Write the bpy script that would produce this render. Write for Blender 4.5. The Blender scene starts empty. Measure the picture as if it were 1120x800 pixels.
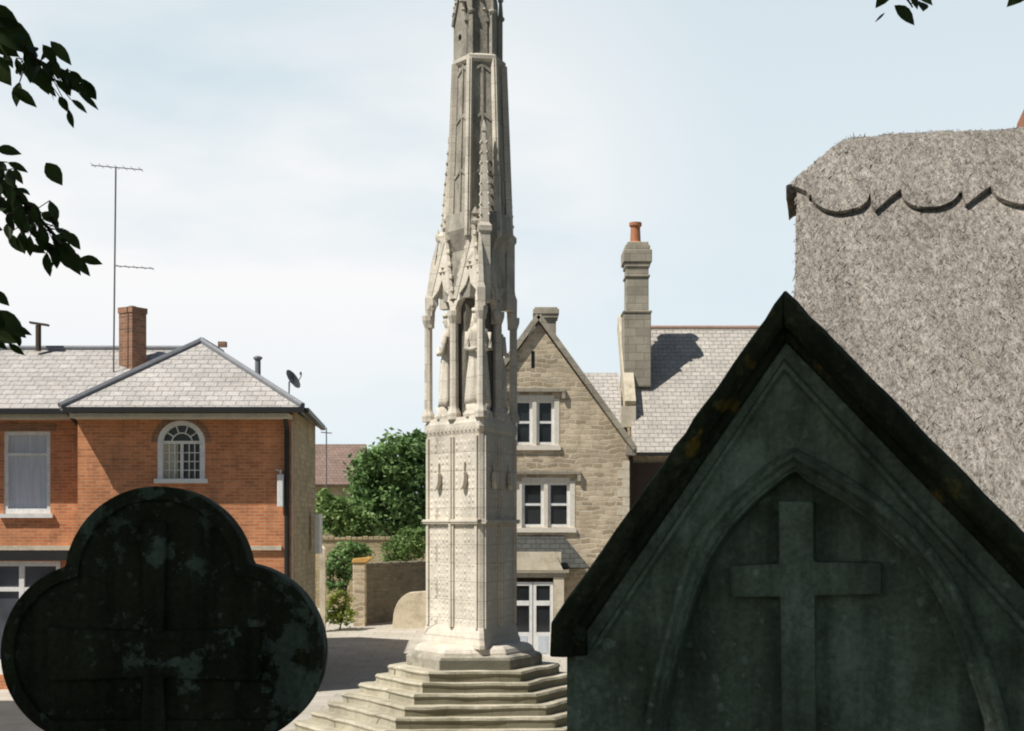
import bpy, bmesh, math, random
from mathutils import Vector, Matrix, noise
R = math.radians
scene = bpy.context.scene
C = scene.collection
F = 1555.0; CZ = 3.9; HX = 560.0; HY = 575.0
def at(px, py, Y): return Vector(((px-HX)/F*Y, Y, CZ+(HY-py)/F*Y))
def X_(px, Y): return (px-HX)/F*Y
def Z_(py, Y): return CZ+(HY-py)/F*Y
def gz(y):
    if y < 38: return 0.0
    return min((y-38)*0.042, 1.6)

# ------------------------------------------------------------------ materials
def new_mat(name):
    m = bpy.data.materials.new(name); m.use_nodes = True
    nt = m.node_tree; b = nt.nodes['Principled BSDF']
    b.inputs['Roughness'].default_value = 0.85
    b.inputs['Specular IOR Level'].default_value = 0.25
    return m, nt, b
def N(nt, t, **kw):
    n = nt.nodes.new(t)
    for k, v in kw.items():
        if k in n.inputs: n.inputs[k].default_value = v
        else: setattr(n, k, v)
    return n
def c4(c): return (c[0], c[1], c[2], 1)
def ramp(nt, fac, stops):
    r = nt.nodes.new('ShaderNodeValToRGB')
    while len(r.color_ramp.elements) < len(stops): r.color_ramp.elements.new(0.5)
    for e, (p, c) in zip(r.color_ramp.elements, stops):
        e.position = p; e.color = c4(c)
    nt.links.new(fac, r.inputs[0]); return r
def mixc(nt, fac, a, b, mode='MIX'):
    m = nt.nodes.new('ShaderNodeMix'); m.data_type = 'RGBA'; m.blend_type = mode
    for s, v in ((0, fac), (6, a), (7, b)):
        if hasattr(v, 'links'): nt.links.new(v, m.inputs[s])
        elif s == 0: m.inputs[0].default_value = v
        else: m.inputs[s].default_value = c4(v)
    return m.outputs[2]
def pos(nt, scale=(1,1,1)):
    g = nt.nodes.new('ShaderNodeNewGeometry')
    mp = nt.nodes.new('ShaderNodeMapping'); mp.inputs['Scale'].default_value = scale
    nt.links.new(g.outputs['Position'], mp.inputs[0]); return mp.outputs[0]
def noi(nt, vec, scale, detail=4, rough=0.6):
    n = N(nt, 'ShaderNodeTexNoise'); n.inputs['Scale'].default_value = scale
    n.inputs['Detail'].default_value = detail; n.inputs['Roughness'].default_value = rough
    nt.links.new(vec, n.inputs['Vector']); return n.outputs['Fac']
def bump(nt, b, h, strength=0.5, dist=0.02, prev=None):
    n = N(nt, 'ShaderNodeBump'); n.inputs['Strength'].default_value = strength
    n.inputs['Distance'].default_value = dist
    nt.links.new(h, n.inputs['Height'])
    if prev: nt.links.new(prev, n.inputs['Normal'])
    nt.links.new(n.outputs[0], b.inputs['Normal']); return n.outputs[0]

def mottled(name, c0, c1, scale=6, fine=60, bs=0.4, bd=0.01, rough=0.85, c2=None, s2=1.2, stretch=(1,1,1), thr=(0.48, 0.68)):
    m, nt, b = new_mat(name)
    v = pos(nt, stretch)
    n1 = noi(nt, v, scale, 6, 0.65); n2 = noi(nt, v, fine, 4, 0.6)
    r = ramp(nt, n1, [(0.3, c0), (0.7, c1)])
    f = ramp(nt, n2, [(0.25, (0.72,)*3), (0.75, (1.2,)*3)])
    col = mixc(nt, 1.0, r.outputs[0], f.outputs[0], 'MULTIPLY')
    if c2:
        n3 = noi(nt, v, s2, 8, 0.7)
        k = ramp(nt, n3, [(thr[0], (0,)*3), (thr[1], (1,)*3)])
        col = mixc(nt, k.outputs[0], col, c2)
    nt.links.new(col, b.inputs['Base Color'])
    b.inputs['Roughness'].default_value = rough
    bump(nt, b, n2, bs, bd)
    return m

def masonry(name, ca, cb, mortar, bw, bh, msize=0.012, distort=0.0, rowmix=0.5, bs=0.6, bd=0.012, stain=None):
    """walls facing any horizontal direction: u = x+y, v = z"""
    m, nt, b = new_mat(name)
    g = nt.nodes.new('ShaderNodeNewGeometry')
    s = nt.nodes.new('ShaderNodeSeparateXYZ'); nt.links.new(g.outputs['Position'], s.inputs[0])
    a = N(nt, 'ShaderNodeMath', operation='ADD'); nt.links.new(s.outputs[0], a.inputs[0]); nt.links.new(s.outputs[1], a.inputs[1])
    cb_ = nt.nodes.new('ShaderNodeCombineXYZ'); nt.links.new(a.outputs[0], cb_.inputs[0]); nt.links.new(s.outputs[2], cb_.inputs[1])
    vec = cb_.outputs[0]
    if distort:
        nn = N(nt, 'ShaderNodeTexNoise'); nn.inputs['Scale'].default_value = 2.2; nn.inputs['Detail'].default_value = 3
        nt.links.new(g.outputs['Position'], nn.inputs['Vector'])
        vm = N(nt, 'ShaderNodeVectorMath', operation='MULTIPLY_ADD')
        nt.links.new(nn.outputs['Color'], vm.inputs[0]); vm.inputs[1].default_value = (distort, distort*0.7, 0)
        nt.links.new(vec, vm.inputs[2]); vec = vm.outputs[0]
    br = nt.nodes.new('ShaderNodeTexBrick'); nt.links.new(vec, br.inputs['Vector'])
    br.inputs['Scale'].default_value = 1.0
    br.inputs['Brick Width'].default_value = bw; br.inputs['Row Height'].default_value = bh
    br.inputs['Mortar Size'].default_value = msize; br.inputs['Mortar Smooth'].default_value = 0.3
    br.inputs['Color1'].default_value = c4(ca); br.inputs['Color2'].default_value = c4(cb); br.inputs['Mortar'].default_value = c4(mortar)
    n1 = noi(nt, g.outputs['Position'], 1.3, 5, 0.7); n2 = noi(nt, g.outputs['Position'], 40, 3)
    k = ramp(nt, n1, [(0.3, (0.74,)*3), (0.7, (1.18,)*3)])
    k2 = ramp(nt, n2, [(0.3, (0.82,)*3), (0.7, (1.15,)*3)])
    col = mixc(nt, 1.0, br.outputs['Color'], k.outputs[0], 'MULTIPLY')
    col = mixc(nt, 1.0, col, k2.outputs[0], 'MULTIPLY')
    if stain:
        n3 = noi(nt, pos(nt, (1.6, 1.6, 0.35)), 1.5, 6, 0.7)
        kk = ramp(nt, n3, [(0.5, (0,)*3), (0.75, (0.7,)*3)])
        col = mixc(nt, kk.outputs[0], col, stain)
    nt.links.new(col, b.inputs['Base Color'])
    inv = N(nt, 'ShaderNodeMath', operation='SUBTRACT'); inv.inputs[0].default_value = 1.0
    nt.links.new(br.outputs['Fac'], inv.inputs[1])
    p = bump(nt, b, inv.outputs[0], bs, bd)
    bump(nt, b, n2, 0.3, 0.006, p)
    return m

def roofing(name, ca, cb, cw, ch, lichen=None, dirn='x', bd=0.02):
    m, nt, b = new_mat(name)
    g = nt.nodes.new('ShaderNodeNewGeometry')
    s = nt.nodes.new('ShaderNodeSeparateXYZ'); nt.links.new(g.outputs['Position'], s.inputs[0])
    cb_ = nt.nodes.new('ShaderNodeCombineXYZ')
    nt.links.new(s.outputs[0 if dirn == 'x' else 1], cb_.inputs[0]); nt.links.new(s.outputs[2], cb_.inputs[1])
    br = nt.nodes.new('ShaderNodeTexBrick'); nt.links.new(cb_.outputs[0], br.inputs['Vector'])
    br.inputs['Scale'].default_value = 1.0
    br.inputs['Brick Width'].default_value = cw; br.inputs['Row Height'].default_value = ch
    br.inputs['Mortar Size'].default_value = 0.008; br.inputs['Mortar Smooth'].default_value = 0.4
    br.inputs['Color1'].default_value = c4(ca); br.inputs['Color2'].default_value = c4(cb)
    br.inputs['Mortar'].default_value = c4([x*0.35 for x in ca])
    n1 = noi(nt, g.outputs['Position'], 0.9, 6, 0.7); n2 = noi(nt, g.outputs['Position'], 14, 4)
    k = ramp(nt, n1, [(0.3, (0.8,)*3), (0.7, (1.15,)*3)]); k2 = ramp(nt, n2, [(0.3, (0.8,)*3), (0.7, (1.2,)*3)])
    col = mixc(nt, 1.0, br.outputs['Color'], k.outputs[0], 'MULTIPLY'); col = mixc(nt, 1.0, col, k2.outputs[0], 'MULTIPLY')
    if lichen:
        n3 = noi(nt, g.outputs['Position'], 2.4, 8, 0.75)
        kk = ramp(nt, n3, [(0.55, (0,)*3), (0.72, (0.8,)*3)])
        col = mixc(nt, kk.outputs[0], col, lichen)
    nt.links.new(col, b.inputs['Base Color']); b.inputs['Roughness'].default_value = 0.8
    inv = N(nt, 'ShaderNodeMath', operation='SUBTRACT'); inv.inputs[0].default_value = 1.0
    nt.links.new(br.outputs['Fac'], inv.inputs[1])
    p = bump(nt, b, inv.outputs[0], 0.7, bd)
    bump(nt, b, n2, 0.4, 0.01, p)
    return m

def leafmat(name, cd, cl, scale=1.5, trans=0.25):
    m, nt, b = new_mat(name)
    v = pos(nt)
    n1 = noi(nt, v, scale, 3, 0.6)
    oi = noi(nt, v, scale*9, 2, 0.5)
    mx = N(nt, 'ShaderNodeMath', operation='MULTIPLY_ADD'); mx.inputs[1].default_value = 0.45
    nt.links.new(oi, mx.inputs[0]); nt.links.new(n1, mx.inputs[2])
    r = ramp(nt, mx.outputs[0], [(0.5, cd), (0.95, cl)])
    nt.links.new(r.outputs[0], b.inputs['Base Color']); b.inputs['Roughness'].default_value = 0.55
    tr = nt.nodes.new('ShaderNodeBsdfTranslucent'); nt.links.new(r.outputs[0], tr.inputs[0])
    ms = nt.nodes.new('ShaderNodeMixShader'); ms.inputs[0].default_value = trans
    nt.links.new(b.outputs[0], ms.inputs[1]); nt.links.new(tr.outputs[0], ms.inputs[2])
    nt.links.new(ms.outputs[0], nt.nodes['Material Output'].inputs[0])
    return m
def plain(name, c, rough=0.6, metal=0.0, spec=0.4):
    m = mottled(name, [x*0.85 for x in c], [min(1, x*1.1) for x in c], 5, 50, 0.12, 0.003, rough)
    m.node_tree.nodes['Principled BSDF'].inputs['Metallic'].default_value = metal
    m.node_tree.nodes['Principled BSDF'].inputs['Specular IOR Level'].default_value = spec
    return m

M = {}
def shade_side(m, col, strength=0.75, axis=(0.94, 0.2, -0.1), lo=.55, hi=1.25):
    """painted shade: darkens the colour of faces turned towards axis, broken by noise"""
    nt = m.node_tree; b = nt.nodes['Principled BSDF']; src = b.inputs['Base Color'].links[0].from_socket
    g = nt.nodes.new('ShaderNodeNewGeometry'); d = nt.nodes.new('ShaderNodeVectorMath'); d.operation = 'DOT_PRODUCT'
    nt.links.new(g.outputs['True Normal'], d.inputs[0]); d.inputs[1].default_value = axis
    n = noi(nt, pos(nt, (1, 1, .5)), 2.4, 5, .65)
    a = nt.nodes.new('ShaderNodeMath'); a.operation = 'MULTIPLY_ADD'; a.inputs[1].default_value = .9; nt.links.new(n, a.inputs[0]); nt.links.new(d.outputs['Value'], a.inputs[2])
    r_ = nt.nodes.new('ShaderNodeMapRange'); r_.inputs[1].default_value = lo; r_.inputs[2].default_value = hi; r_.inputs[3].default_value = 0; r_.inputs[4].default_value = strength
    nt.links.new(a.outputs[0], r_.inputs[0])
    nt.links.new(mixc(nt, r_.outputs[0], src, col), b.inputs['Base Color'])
M['limestone'] = masonry('pale_weathered_limestone', (0.78, 0.72, 0.61), (0.68, 0.62, 0.52), (0.5, 0.45, 0.37), 0.62, 0.3, 0.006, 0.03, bs=0.5, bd=0.008, stain=(0.42, 0.39, 0.32))
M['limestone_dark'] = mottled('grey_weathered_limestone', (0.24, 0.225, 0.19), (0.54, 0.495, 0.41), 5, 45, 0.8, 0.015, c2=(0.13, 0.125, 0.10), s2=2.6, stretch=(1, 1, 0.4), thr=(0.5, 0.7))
shade_side(M['limestone'], (0.34, 0.32, 0.27))  # shade painted on the faces turned away from the sun
M['core_stone'] = mottled('shade_dark_core_stone', (0.10, 0.092, 0.075), (0.22, 0.2, 0.165), 4, 40, 0.8, 0.015, stretch=(1, 1, .4))  # niche shade is put into the core's dark colour
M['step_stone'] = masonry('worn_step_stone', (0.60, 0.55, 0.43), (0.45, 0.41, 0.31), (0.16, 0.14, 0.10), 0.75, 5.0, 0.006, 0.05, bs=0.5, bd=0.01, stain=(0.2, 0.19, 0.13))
shade_side(M['step_stone'], (0.13, 0.12, 0.075), .88, (0.5, -0.86, -0.1), .75, 1.15)  # front and right risers darkened in colour to stand for shade
M['plinth_stone'] = mottled('shade_sided_plinth_stone', (0.30, 0.28, 0.22), (0.56, 0.51, 0.42), 4, 45, 0.8, 0.015, c2=(0.15, 0.15, 0.11), s2=2.6)
shade_side(M['plinth_stone'], (0.13, 0.125, 0.09), .9, (0.5, -0.86, -0.1), .8, 1.25)  # same painted shade on the plinth's front and right sides
M['brick'] = masonry('orange_red_brick', (0.72, 0.285, 0.125), (0.52, 0.19, 0.085), (0.58, 0.40, 0.25), 0.23, 0.076, 0.008, 0.0, bs=0.5, bd=0.006, stain=(0.30, 0.15, 0.09))
M['chimney_brick'] = masonry('weathered_chimney_brick', (0.40, 0.2, 0.12), (0.25, 0.135, 0.09), (0.34, 0.25, 0.18), 0.23, 0.076, 0.01, 0.0)
M['rubble'] = masonry('honey_coursed_rubble', (0.70, 0.58, 0.41), (0.38, 0.30, 0.20), (0.66, 0.58, 0.45), 0.33, 0.14, 0.022, 0.36, bs=0.9, bd=0.02, stain=(0.38, 0.3, 0.2))
M['side_stone'] = masonry('buff_rubble', (0.58, 0.47, 0.29), (0.42, 0.34, 0.2), (0.46, 0.39, 0.26), 0.34, 0.13, 0.018, 0.2, bs=0.9, bd=0.02)
M['garden_stone'] = masonry('grey_garden_rubble', (0.27, 0.235, 0.18), (0.18, 0.16, 0.12), (0.22, 0.2, 0.15), 0.34, 0.12, 0.02, 0.22, bs=0.9, bd=0.025)
M['dressed'] = mottled('dressed_stone', (0.6, 0.53, 0.4), (0.74, 0.67, 0.53), 3, 40, 0.3, 0.006, c2=(0.3, 0.25, 0.17), s2=2, thr=(0.5, 0.75))
M['dressed_light'] = mottled('pale_window_stone', (0.74, 0.68, 0.57), (0.82, 0.77, 0.67), 3, 40, 0.3, 0.006)
M['chim_stone'] = masonry('brown_chimney_stone', (0.44, 0.40, 0.32), (0.34, 0.31, 0.25), (0.24, 0.2, 0.14), 0.5, 0.26, 0.008, 0.03)
M['slate'] = roofing('pale_grey_slate', (0.53, 0.505, 0.475), (0.44, 0.42, 0.40), 0.3, 0.13, lichen=(0.44, 0.38, 0.30))
M['stone_slate'] = roofing('grey_stone_slate', (0.53, 0.495, 0.44), (0.44, 0.41, 0.365), 0.28, 0.14, lichen=(0.44, 0.41, 0.33))
M['dark_slate'] = roofing('dark_bay_slate', (0.09, 0.095, 0.085), (0.07, 0.07, 0.065), 0.28, 0.14)  # one dark slate tone over the whole bay roof
M['clay_tile'] = roofing('brown_clay_tile', (0.30, 0.21, 0.17), (0.24, 0.17, 0.14), 0.25, 0.16, lichen=(0.3, 0.27, 0.21))
M['terracotta'] = plain('terracotta', (0.48, 0.2, 0.1), 0.7)
M['ridge_pink'] = plain('faded_ridge_tile', (0.46, 0.31, 0.25), 0.8)
M['white'] = plain('white_paint', (0.84, 0.84, 0.82), 0.45)
M['cream'] = plain('cream_paint', (0.66, 0.6, 0.46), 0.6)
M['black'] = plain('black_gutter', (0.025, 0.025, 0.025), 0.45)
M['metal'] = plain('dull_aerial_metal', (0.2, 0.2, 0.2), 0.5, 0.6)
M['lead'] = plain('grey_lead', (0.25, 0.26, 0.28), 0.6)
M['brown'] = plain('dark_brown', (0.07, 0.05, 0.035), 0.7)
M['curtain'] = mottled('net_curtain', (0.5, 0.55, 0.62), (0.68, 0.72, 0.78), 3, 30, 0.2, 0.003, stretch=(6, 1, 0.4), rough=0.9)
def glass(name, c):
    m, nt, b = new_mat(name)
    n = noi(nt, pos(nt), 1.1, 2)
    r = ramp(nt, n, [(0.35, [x*0.5 for x in c]), (0.7, c)])
    nt.links.new(r.outputs[0], b.inputs['Base Color'])
    b.inputs['Roughness'].default_value = 0.06; b.inputs['Specular IOR Level'].default_value = 0.5
    bump(nt, b, n, 0.05, 0.02)
    return m
M['glass'] = glass('dark_window_glass', (0.03, 0.035, 0.04))
M['glass_grey'] = glass('grey_shop_glass', (0.12, 0.13, 0.15))
M['square_surface'] = mottled('pale_worn_paving', (0.50, 0.465, 0.40), (0.62, 0.58, 0.51), 0.9, 30, 0.4, 0.01, c2=(0.46, 0.42, 0.36), s2=0.6, thr=(0.5, 0.8))
def paving_joints(m):
    nt = m.node_tree; b = nt.nodes['Principled BSDF']; src = b.inputs['Base Color'].links[0].from_socket
    br = nt.nodes.new('ShaderNodeTexBrick'); nt.links.new(pos(nt), br.inputs['Vector']); br.inputs['Scale'].default_value = 1
    br.inputs['Brick Width'].default_value = .9; br.inputs['Row Height'].default_value = .6; br.inputs['Mortar Size'].default_value = .012
    br.inputs['Color1'].default_value = (1, 1, 1, 1); br.inputs['Color2'].default_value = (.86, .85, .83, 1); br.inputs['Mortar'].default_value = (.6, .57, .52, 1)
    nt.links.new(mixc(nt, 1.0, src, br.outputs['Color'], 'MULTIPLY'), b.inputs['Base Color'])
paving_joints(M['square_surface'])
M['added_asphalt'] = mottled('bounce_cutting_asphalt', (0.07, 0.068, 0.065), (0.11, 0.107, 0.10), 1.2, 60, 0.6, 0.01)  # dark surface of the added sheet that cuts ground bounce
M['earth'] = mottled('grass_and_earth', (0.06, 0.075, 0.03), (0.12, 0.12, 0.06), 0.6, 20, 0.6, 0.03)
M['churchgrass'] = mottled('shaded_churchyard_grass', (0.03, 0.05, 0.015), (0.07, 0.09, 0.03), 3, 60, 0.9, 0.03)
M['bark'] = mottled('dark_bark', (0.04, 0.032, 0.024), (0.09, 0.07, 0.05), 6, 40, 0.9, 0.02, stretch=(1, 1, 0.2))
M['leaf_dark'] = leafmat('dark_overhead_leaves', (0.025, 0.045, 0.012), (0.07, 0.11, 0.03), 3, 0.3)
M['leaf_tree'] = leafmat('deep_green_leaves', (0.07, 0.14, 0.05), (0.27, 0.42, 0.15), 0.9)
M['leaf_light'] = leafmat('mid_green_leaves', (0.10, 0.19, 0.055), (0.30, 0.42, 0.15), 1.2)
M['leaf_yellow'] = leafmat('yellow_green_leaves', (0.12, 0.19, 0.04), (0.42, 0.46, 0.1), 2.2)
M['orange_lichen'] = mottled('orange_lichen', (0.4, 0.22, 0.06), (0.55, 0.36, 0.12), 9, 60)

def gravestone_mat(name, base, mid, lich, orange=None, lthr=(0.53, 0.575), s=9):
    m, nt, b = new_mat(name)
    v = pos(nt)
    n1 = noi(nt, v, 3.2, 7, 0.7); n2 = noi(nt, v, s, 9, 0.72); n3 = noi(nt, v, 90, 4); n4 = noi(nt, v, 1.7, 4, 0.6)
    r = ramp(nt, n1, [(0.35, base), (0.68, mid)])
    mul = N(nt, 'ShaderNodeMath', operation='MULTIPLY_ADD'); mul.inputs[1].default_value = 0.55
    nt.links.new(n4, mul.inputs[0]); nt.links.new(n2, mul.inputs[2])
    sub = N(nt, 'ShaderNodeMath', operation='SUBTRACT'); nt.links.new(mul.outputs[0], sub.inputs[0]); sub.inputs[1].default_value = 0.275
    k = ramp(nt, sub.outputs[0], [(lthr[0], (0,)*3), (lthr[1], (1,)*3)])
    col = mixc(nt, k.outputs[0], r.outputs[0], lich)
    if orange:
        vo = N(nt, 'ShaderNodeTexNoise'); vo.inputs['Scale'].default_value = 13; vo.inputs['Detail'].default_value = 6
        mp = pos(nt, (1, 1, 1)); nt.links.new(mp, vo.inputs['Vector'])
        ko = ramp(nt, vo.outputs['Fac'], [(0.62, (0,)*3), (0.68, (0.75,)*3)])
        col = mixc(nt, ko.outputs[0], col, orange)
    vo2 = N(nt, 'ShaderNodeTexVoronoi'); vo2.inputs['Scale'].default_value = 26; vo2.inputs['Randomness'].default_value = 1
    wv = N(nt, 'ShaderNodeVectorMath', operation='MULTIPLY_ADD'); wn = N(nt, 'ShaderNodeTexNoise'); wn.inputs['Scale'].default_value = 40; nt.links.new(v, wn.inputs['Vector'])
    nt.links.new(wn.outputs['Color'], wv.inputs[0]); wv.inputs[1].default_value = (.03,)*3; nt.links.new(v, wv.inputs[2]); nt.links.new(wv.outputs[0], vo2.inputs['Vector'])
    gate = noi(nt, v, 5, 3); dd = N(nt, 'ShaderNodeMath', operation='SUBTRACT'); nt.links.new(gate, dd.inputs[0]); nt.links.new(vo2.outputs['Distance'], dd.inputs[1])
    ks = ramp(nt, dd.outputs[0], [(0.36, (0,)*3), (0.40, (.38,)*3)])
    col = mixc(nt, ks.outputs[0], col, [min(1, q*1.25) for q in lich])
    st = noi(nt, pos(nt, (9, 9, .8)), 2.0, 5, .6); kst = ramp(nt, st, [(0.35, (0.62,)*3), (0.6, (1.12,)*3)])
    col = mixc(nt, 1.0, col, kst.outputs[0], 'MULTIPLY')
    f = ramp(nt, n3, [(0.3, (0.75,)*3), (0.7, (1.25,)*3)])
    col = mixc(nt, 1.0, col, f.outputs[0], 'MULTIPLY')
    nt.links.new(col, b.inputs['Base Color']); b.inputs['Roughness'].default_value = 0.95
    b.inputs['Specular IOR Level'].default_value = 0.1
    p = bump(nt, b, n3, 0.6, 0.005); bump(nt, b, n2, 0.5, 0.008, p)
    return m
M['grave_dark'] = gravestone_mat('black_green_gravestone', (0.035, 0.038, 0.022), (0.075, 0.082, 0.05), (0.15, 0.19, 0.15))
M['grave_green'] = gravestone_mat('green_grey_gravestone', (0.15, 0.175, 0.12), (0.34, 0.40, 0.31), (0.42, 0.50, 0.40), None, (0.5, 0.75), 4)
M['grave_cope'] = gravestone_mat('mossy_coping', (0.035, 0.04, 0.022), (0.085, 0.095, 0.055), (0.13, 0.14, 0.09), (0.34, 0.2, 0.04), (0.55, 0.7), 7)

def thatch_mat(name, a, b_, c):
    m, nt, b = new_mat(name)
    v = pos(nt, (1.5, .7, .6))
    n1 = noi(nt, v, 16, 6, 0.75); n2 = noi(nt, v, 48, 5, 0.75); n3 = noi(nt, pos(nt, (2.2, .5, .4)), 1.3, 5, .65)
    s = N(nt, 'ShaderNodeMath', operation='ADD'); nt.links.new(n1, s.inputs[0]); nt.links.new(n2, s.inputs[1])
    h = N(nt, 'ShaderNodeMath', operation='MULTIPLY'); h.inputs[1].default_value = 0.5; nt.links.new(s.outputs[0], h.inputs[0])
    r = ramp(nt, h.outputs[0], [(0.40, a), (0.5, b_), (0.585, c)])
    k = ramp(nt, n3, [(0.3, (0.74, .75, .74)), (0.7, (1.14,)*3)])
    col = mixc(nt, 1.0, r.outputs[0], k.outputs[0], 'MULTIPLY')
    nt.links.new(col, b.inputs['Base Color']); b.inputs['Roughness'].default_value = 0.95; b.inputs['Specular IOR Level'].default_value = 0.1
    bump(nt, b, h.outputs[0], 1.0, 0.05)
    return m
M['thatch'] = thatch_mat('grey_brown_thatch', (0.16, 0.14, 0.12), (0.40, 0.36, 0.315), (0.64, 0.585, 0.52))
M['straw'] = thatch_mat('loose_straw', (0.2, 0.18, 0.15), (0.42, 0.38, 0.34), (0.62, 0.58, 0.53))

# ------------------------------------------------------------------ mesh helpers
class MB:
    def __init__(s): s.v = []; s.f = []
    def add(s, vs, fs):
        o = len(s.v); s.v += [Vector(p) for p in vs]; s.f += [[i+o for i in f] for f in fs]; return s
    def box(s, a, b):
        x0, y0, z0 = [min(a[i], b[i]) for i in range(3)]; x1, y1, z1 = [max(a[i], b[i]) for i in range(3)]
        return s.add([(x0,y0,z0),(x1,y0,z0),(x1,y1,z0),(x0,y1,z0),(x0,y0,z1),(x1,y0,z1),(x1,y1,z1),(x0,y1,z1)],
              [(0,3,2,1),(4,5,6,7),(0,1,5,4),(1,2,6,5),(2,3,7,6),(3,0,4,7)])
    def bar(s, p, q, w, h=None, up=(0,0,1)):
        """box beam from p to q, w across, h along up"""
        h = h or w; p = Vector(p); q = Vector(q); d = (q-p).normalized(); up = Vector(up)
        side = d.cross(up)
        if side.length < 1e-4: side = d.cross(Vector((1,0,0)))
        side.normalize(); u = side.cross(d).normalized()
        vs = []
        for e in (p, q):
            for a, b in ((-1,-1),(1,-1),(1,1),(-1,1)): vs.append(e+side*a*w/2+u*b*h/2)
        return s.add(vs, [(0,1,2,3),(7,6,5,4),(0,4,5,1),(1,5,6,2),(2,6,7,3),(3,7,4,0)])
    def rings(s, rings, cap=True):
        n = len(rings[0]); o = len(s.v)
        for r in rings: s.v += [Vector(p) for p in r]
        for i in range(len(rings)-1):
            for j in range(n):
                k = (j+1) % n; s.f.append([o+i*n+j, o+i*n+k, o+(i+1)*n+k, o+(i+1)*n+j])
        if cap: s.f.append([o+j for j in range(n)][::-1]); s.f.append([o+(len(rings)-1)*n+j for j in range(n)])
        return s
    def lathe(s, c, prof, n=12, rot=0.0, sx=1, sy=1, cap=True):
        return s.rings([[(c[0]+r*sx*math.cos(rot+2*math.pi*j/n), c[1]+r*sy*math.sin(rot+2*math.pi*j/n), c[2]+z) for j in range(n)] for r, z in prof], cap)
    def tube(s, pts, rad, n=8):
        pts = [Vector(p) for p in pts]; rr = []
        for i, p in enumerate(pts):
            d = (pts[min(i+1, len(pts)-1)]-pts[max(i-1, 0)]).normalized()
            a = d.cross(Vector((0.13, 0.3, 1))).normalized(); b = d.cross(a)
            r = rad[i] if isinstance(rad, (list, tuple)) else rad
            rr.append([p+a*r*math.cos(2*math.pi*j/n)+b*r*math.sin(2*math.pi*j/n) for j in range(n)])
        return s.rings(rr)
    def plate(s, outer, holes, fr, w0, w1):
        """flat plate with holes; fr maps (u,v,w) to a world point, thickness between w0 and w1"""
        bm = bmesh.new(); edges = []
        for loop in [outer]+list(holes):
            vs = [bm.verts.new((p[0], p[1], 0)) for p in loop]
            for i in range(len(vs)): edges.append(bm.edges.new((vs[i], vs[(i+1) % len(vs)])))
        bmesh.ops.triangle_fill(bm, use_beauty=True, use_dissolve=False, edges=edges)
        bm.verts.index_update(); n = len(bm.verts)
        tris = [[v.index for v in f.verts] for f in bm.faces]
        co = [v.co.copy() for v in bm.verts]; be = [[e.verts[0].index, e.verts[1].index] for e in bm.edges if len(e.link_faces) == 1]
        bm.free()
        vs = [fr(p.x, p.y, w0) for p in co]+[fr(p.x, p.y, w1) for p in co]
        fs = [t for t in tris]+[[i+n for i in t[::-1]] for t in tris]+[[a, b, b+n, a+n] for a, b in be]
        return s.add(vs, fs)
    def build(s, name, mat, parent=None, smooth=False, bevel=0.0, loc=None, **props):
        me = bpy.data.meshes.new(name)
        root = parent
        while root is not None and root.parent: root = root.parent
        off = Vector(loc) if loc else (root.location.copy() if root else Vector((0,0,0)))
        me.from_pydata([v-off for v in s.v], [], s.f); me.validate()
        bm = bmesh.new(); bm.from_mesh(me)
        bmesh.ops.remove_doubles(bm, verts=bm.verts, dist=1e-5) if bevel else None
        bmesh.ops.recalc_face_normals(bm, faces=bm.faces); bm.to_mesh(me); bm.free()
        me.materials.append(mat)
        if smooth: me.polygons.foreach_set('use_smooth', [True]*len(me.polygons))
        o = bpy.data.objects.new(name, me); C.objects.link(o)
        if parent: o.parent = parent
        else: o.location = off
        if bevel:
            b = o.modifiers.new('bevel', 'BEVEL'); b.width = bevel; b.segments = 3; b.limit_method = 'ANGLE'; b.angle_limit = R(35)
        for k, v in props.items(): o[k] = v
        return o
def raw(mb, name, mat, parent=None, loc=None, **props):
    """leaf meshes: no normal work"""
    me = bpy.data.meshes.new(name)
    root = parent
    while root is not None and root.parent: root = root.parent
    off = Vector(loc) if loc else (root.location.copy() if root else Vector((0,0,0)))
    me.from_pydata([v-off for v in mb.v], [], mb.f); me.materials.append(mat)
    o = bpy.data.objects.new(name, me); C.objects.link(o)
    if parent: o.parent = parent
    else: o.location = off
    for k, v in props.items(): o[k] = v
    return o
def thing(name, label, cat, loc, group=None):
    o = bpy.data.objects.new(name, None); C.objects.link(o); o.location = loc; o.empty_display_size = 0.3
    o['label'] = label; o['category'] = cat
    if group: o['group'] = group
    return o
XZ = lambda Y: (lambda u, v, w: Vector((u, Y+w, v)))

# ------------------------------------------------------------------ camera, sun, sky
cam = bpy.data.cameras.new('camera'); co = bpy.data.objects.new('camera', cam); C.objects.link(co)
cam.sensor_width = 36; cam.lens = F/1120*36; cam.shift_y = (HY-400)/1120; cam.clip_end = 3000; cam.clip_start = 0.05
co.location = (0, 0, CZ); co.rotation_euler = (R(90), 0, 0); scene.camera = co
SE, SA = R(55), R(55)
sd = Vector((-math.sin(SA)*math.cos(SE), -math.cos(SA)*math.cos(SE), math.sin(SE)))   # towards the sun
sl = bpy.data.lights.new('sun', 'SUN'); sl.energy = 5.0; sl.angle = R(0.5); sl.color = (1.0, 0.95, 0.87)
so = bpy.data.objects.new('sun', sl); C.objects.link(so); so.location = (-10, -5, 30)
so.rotation_euler = sd.to_track_quat('Z', 'Y').to_euler()
w = bpy.data.worlds.new('World'); scene.world = w; w.use_nodes = True
nt = w.node_tree; bg = nt.nodes['Background']; bg.inputs['Strength'].default_value = 0.05
sky = nt.nodes.new('ShaderNodeTexSky'); sky.sky_type = 'NISHITA'; sky.sun_disc = False
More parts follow.
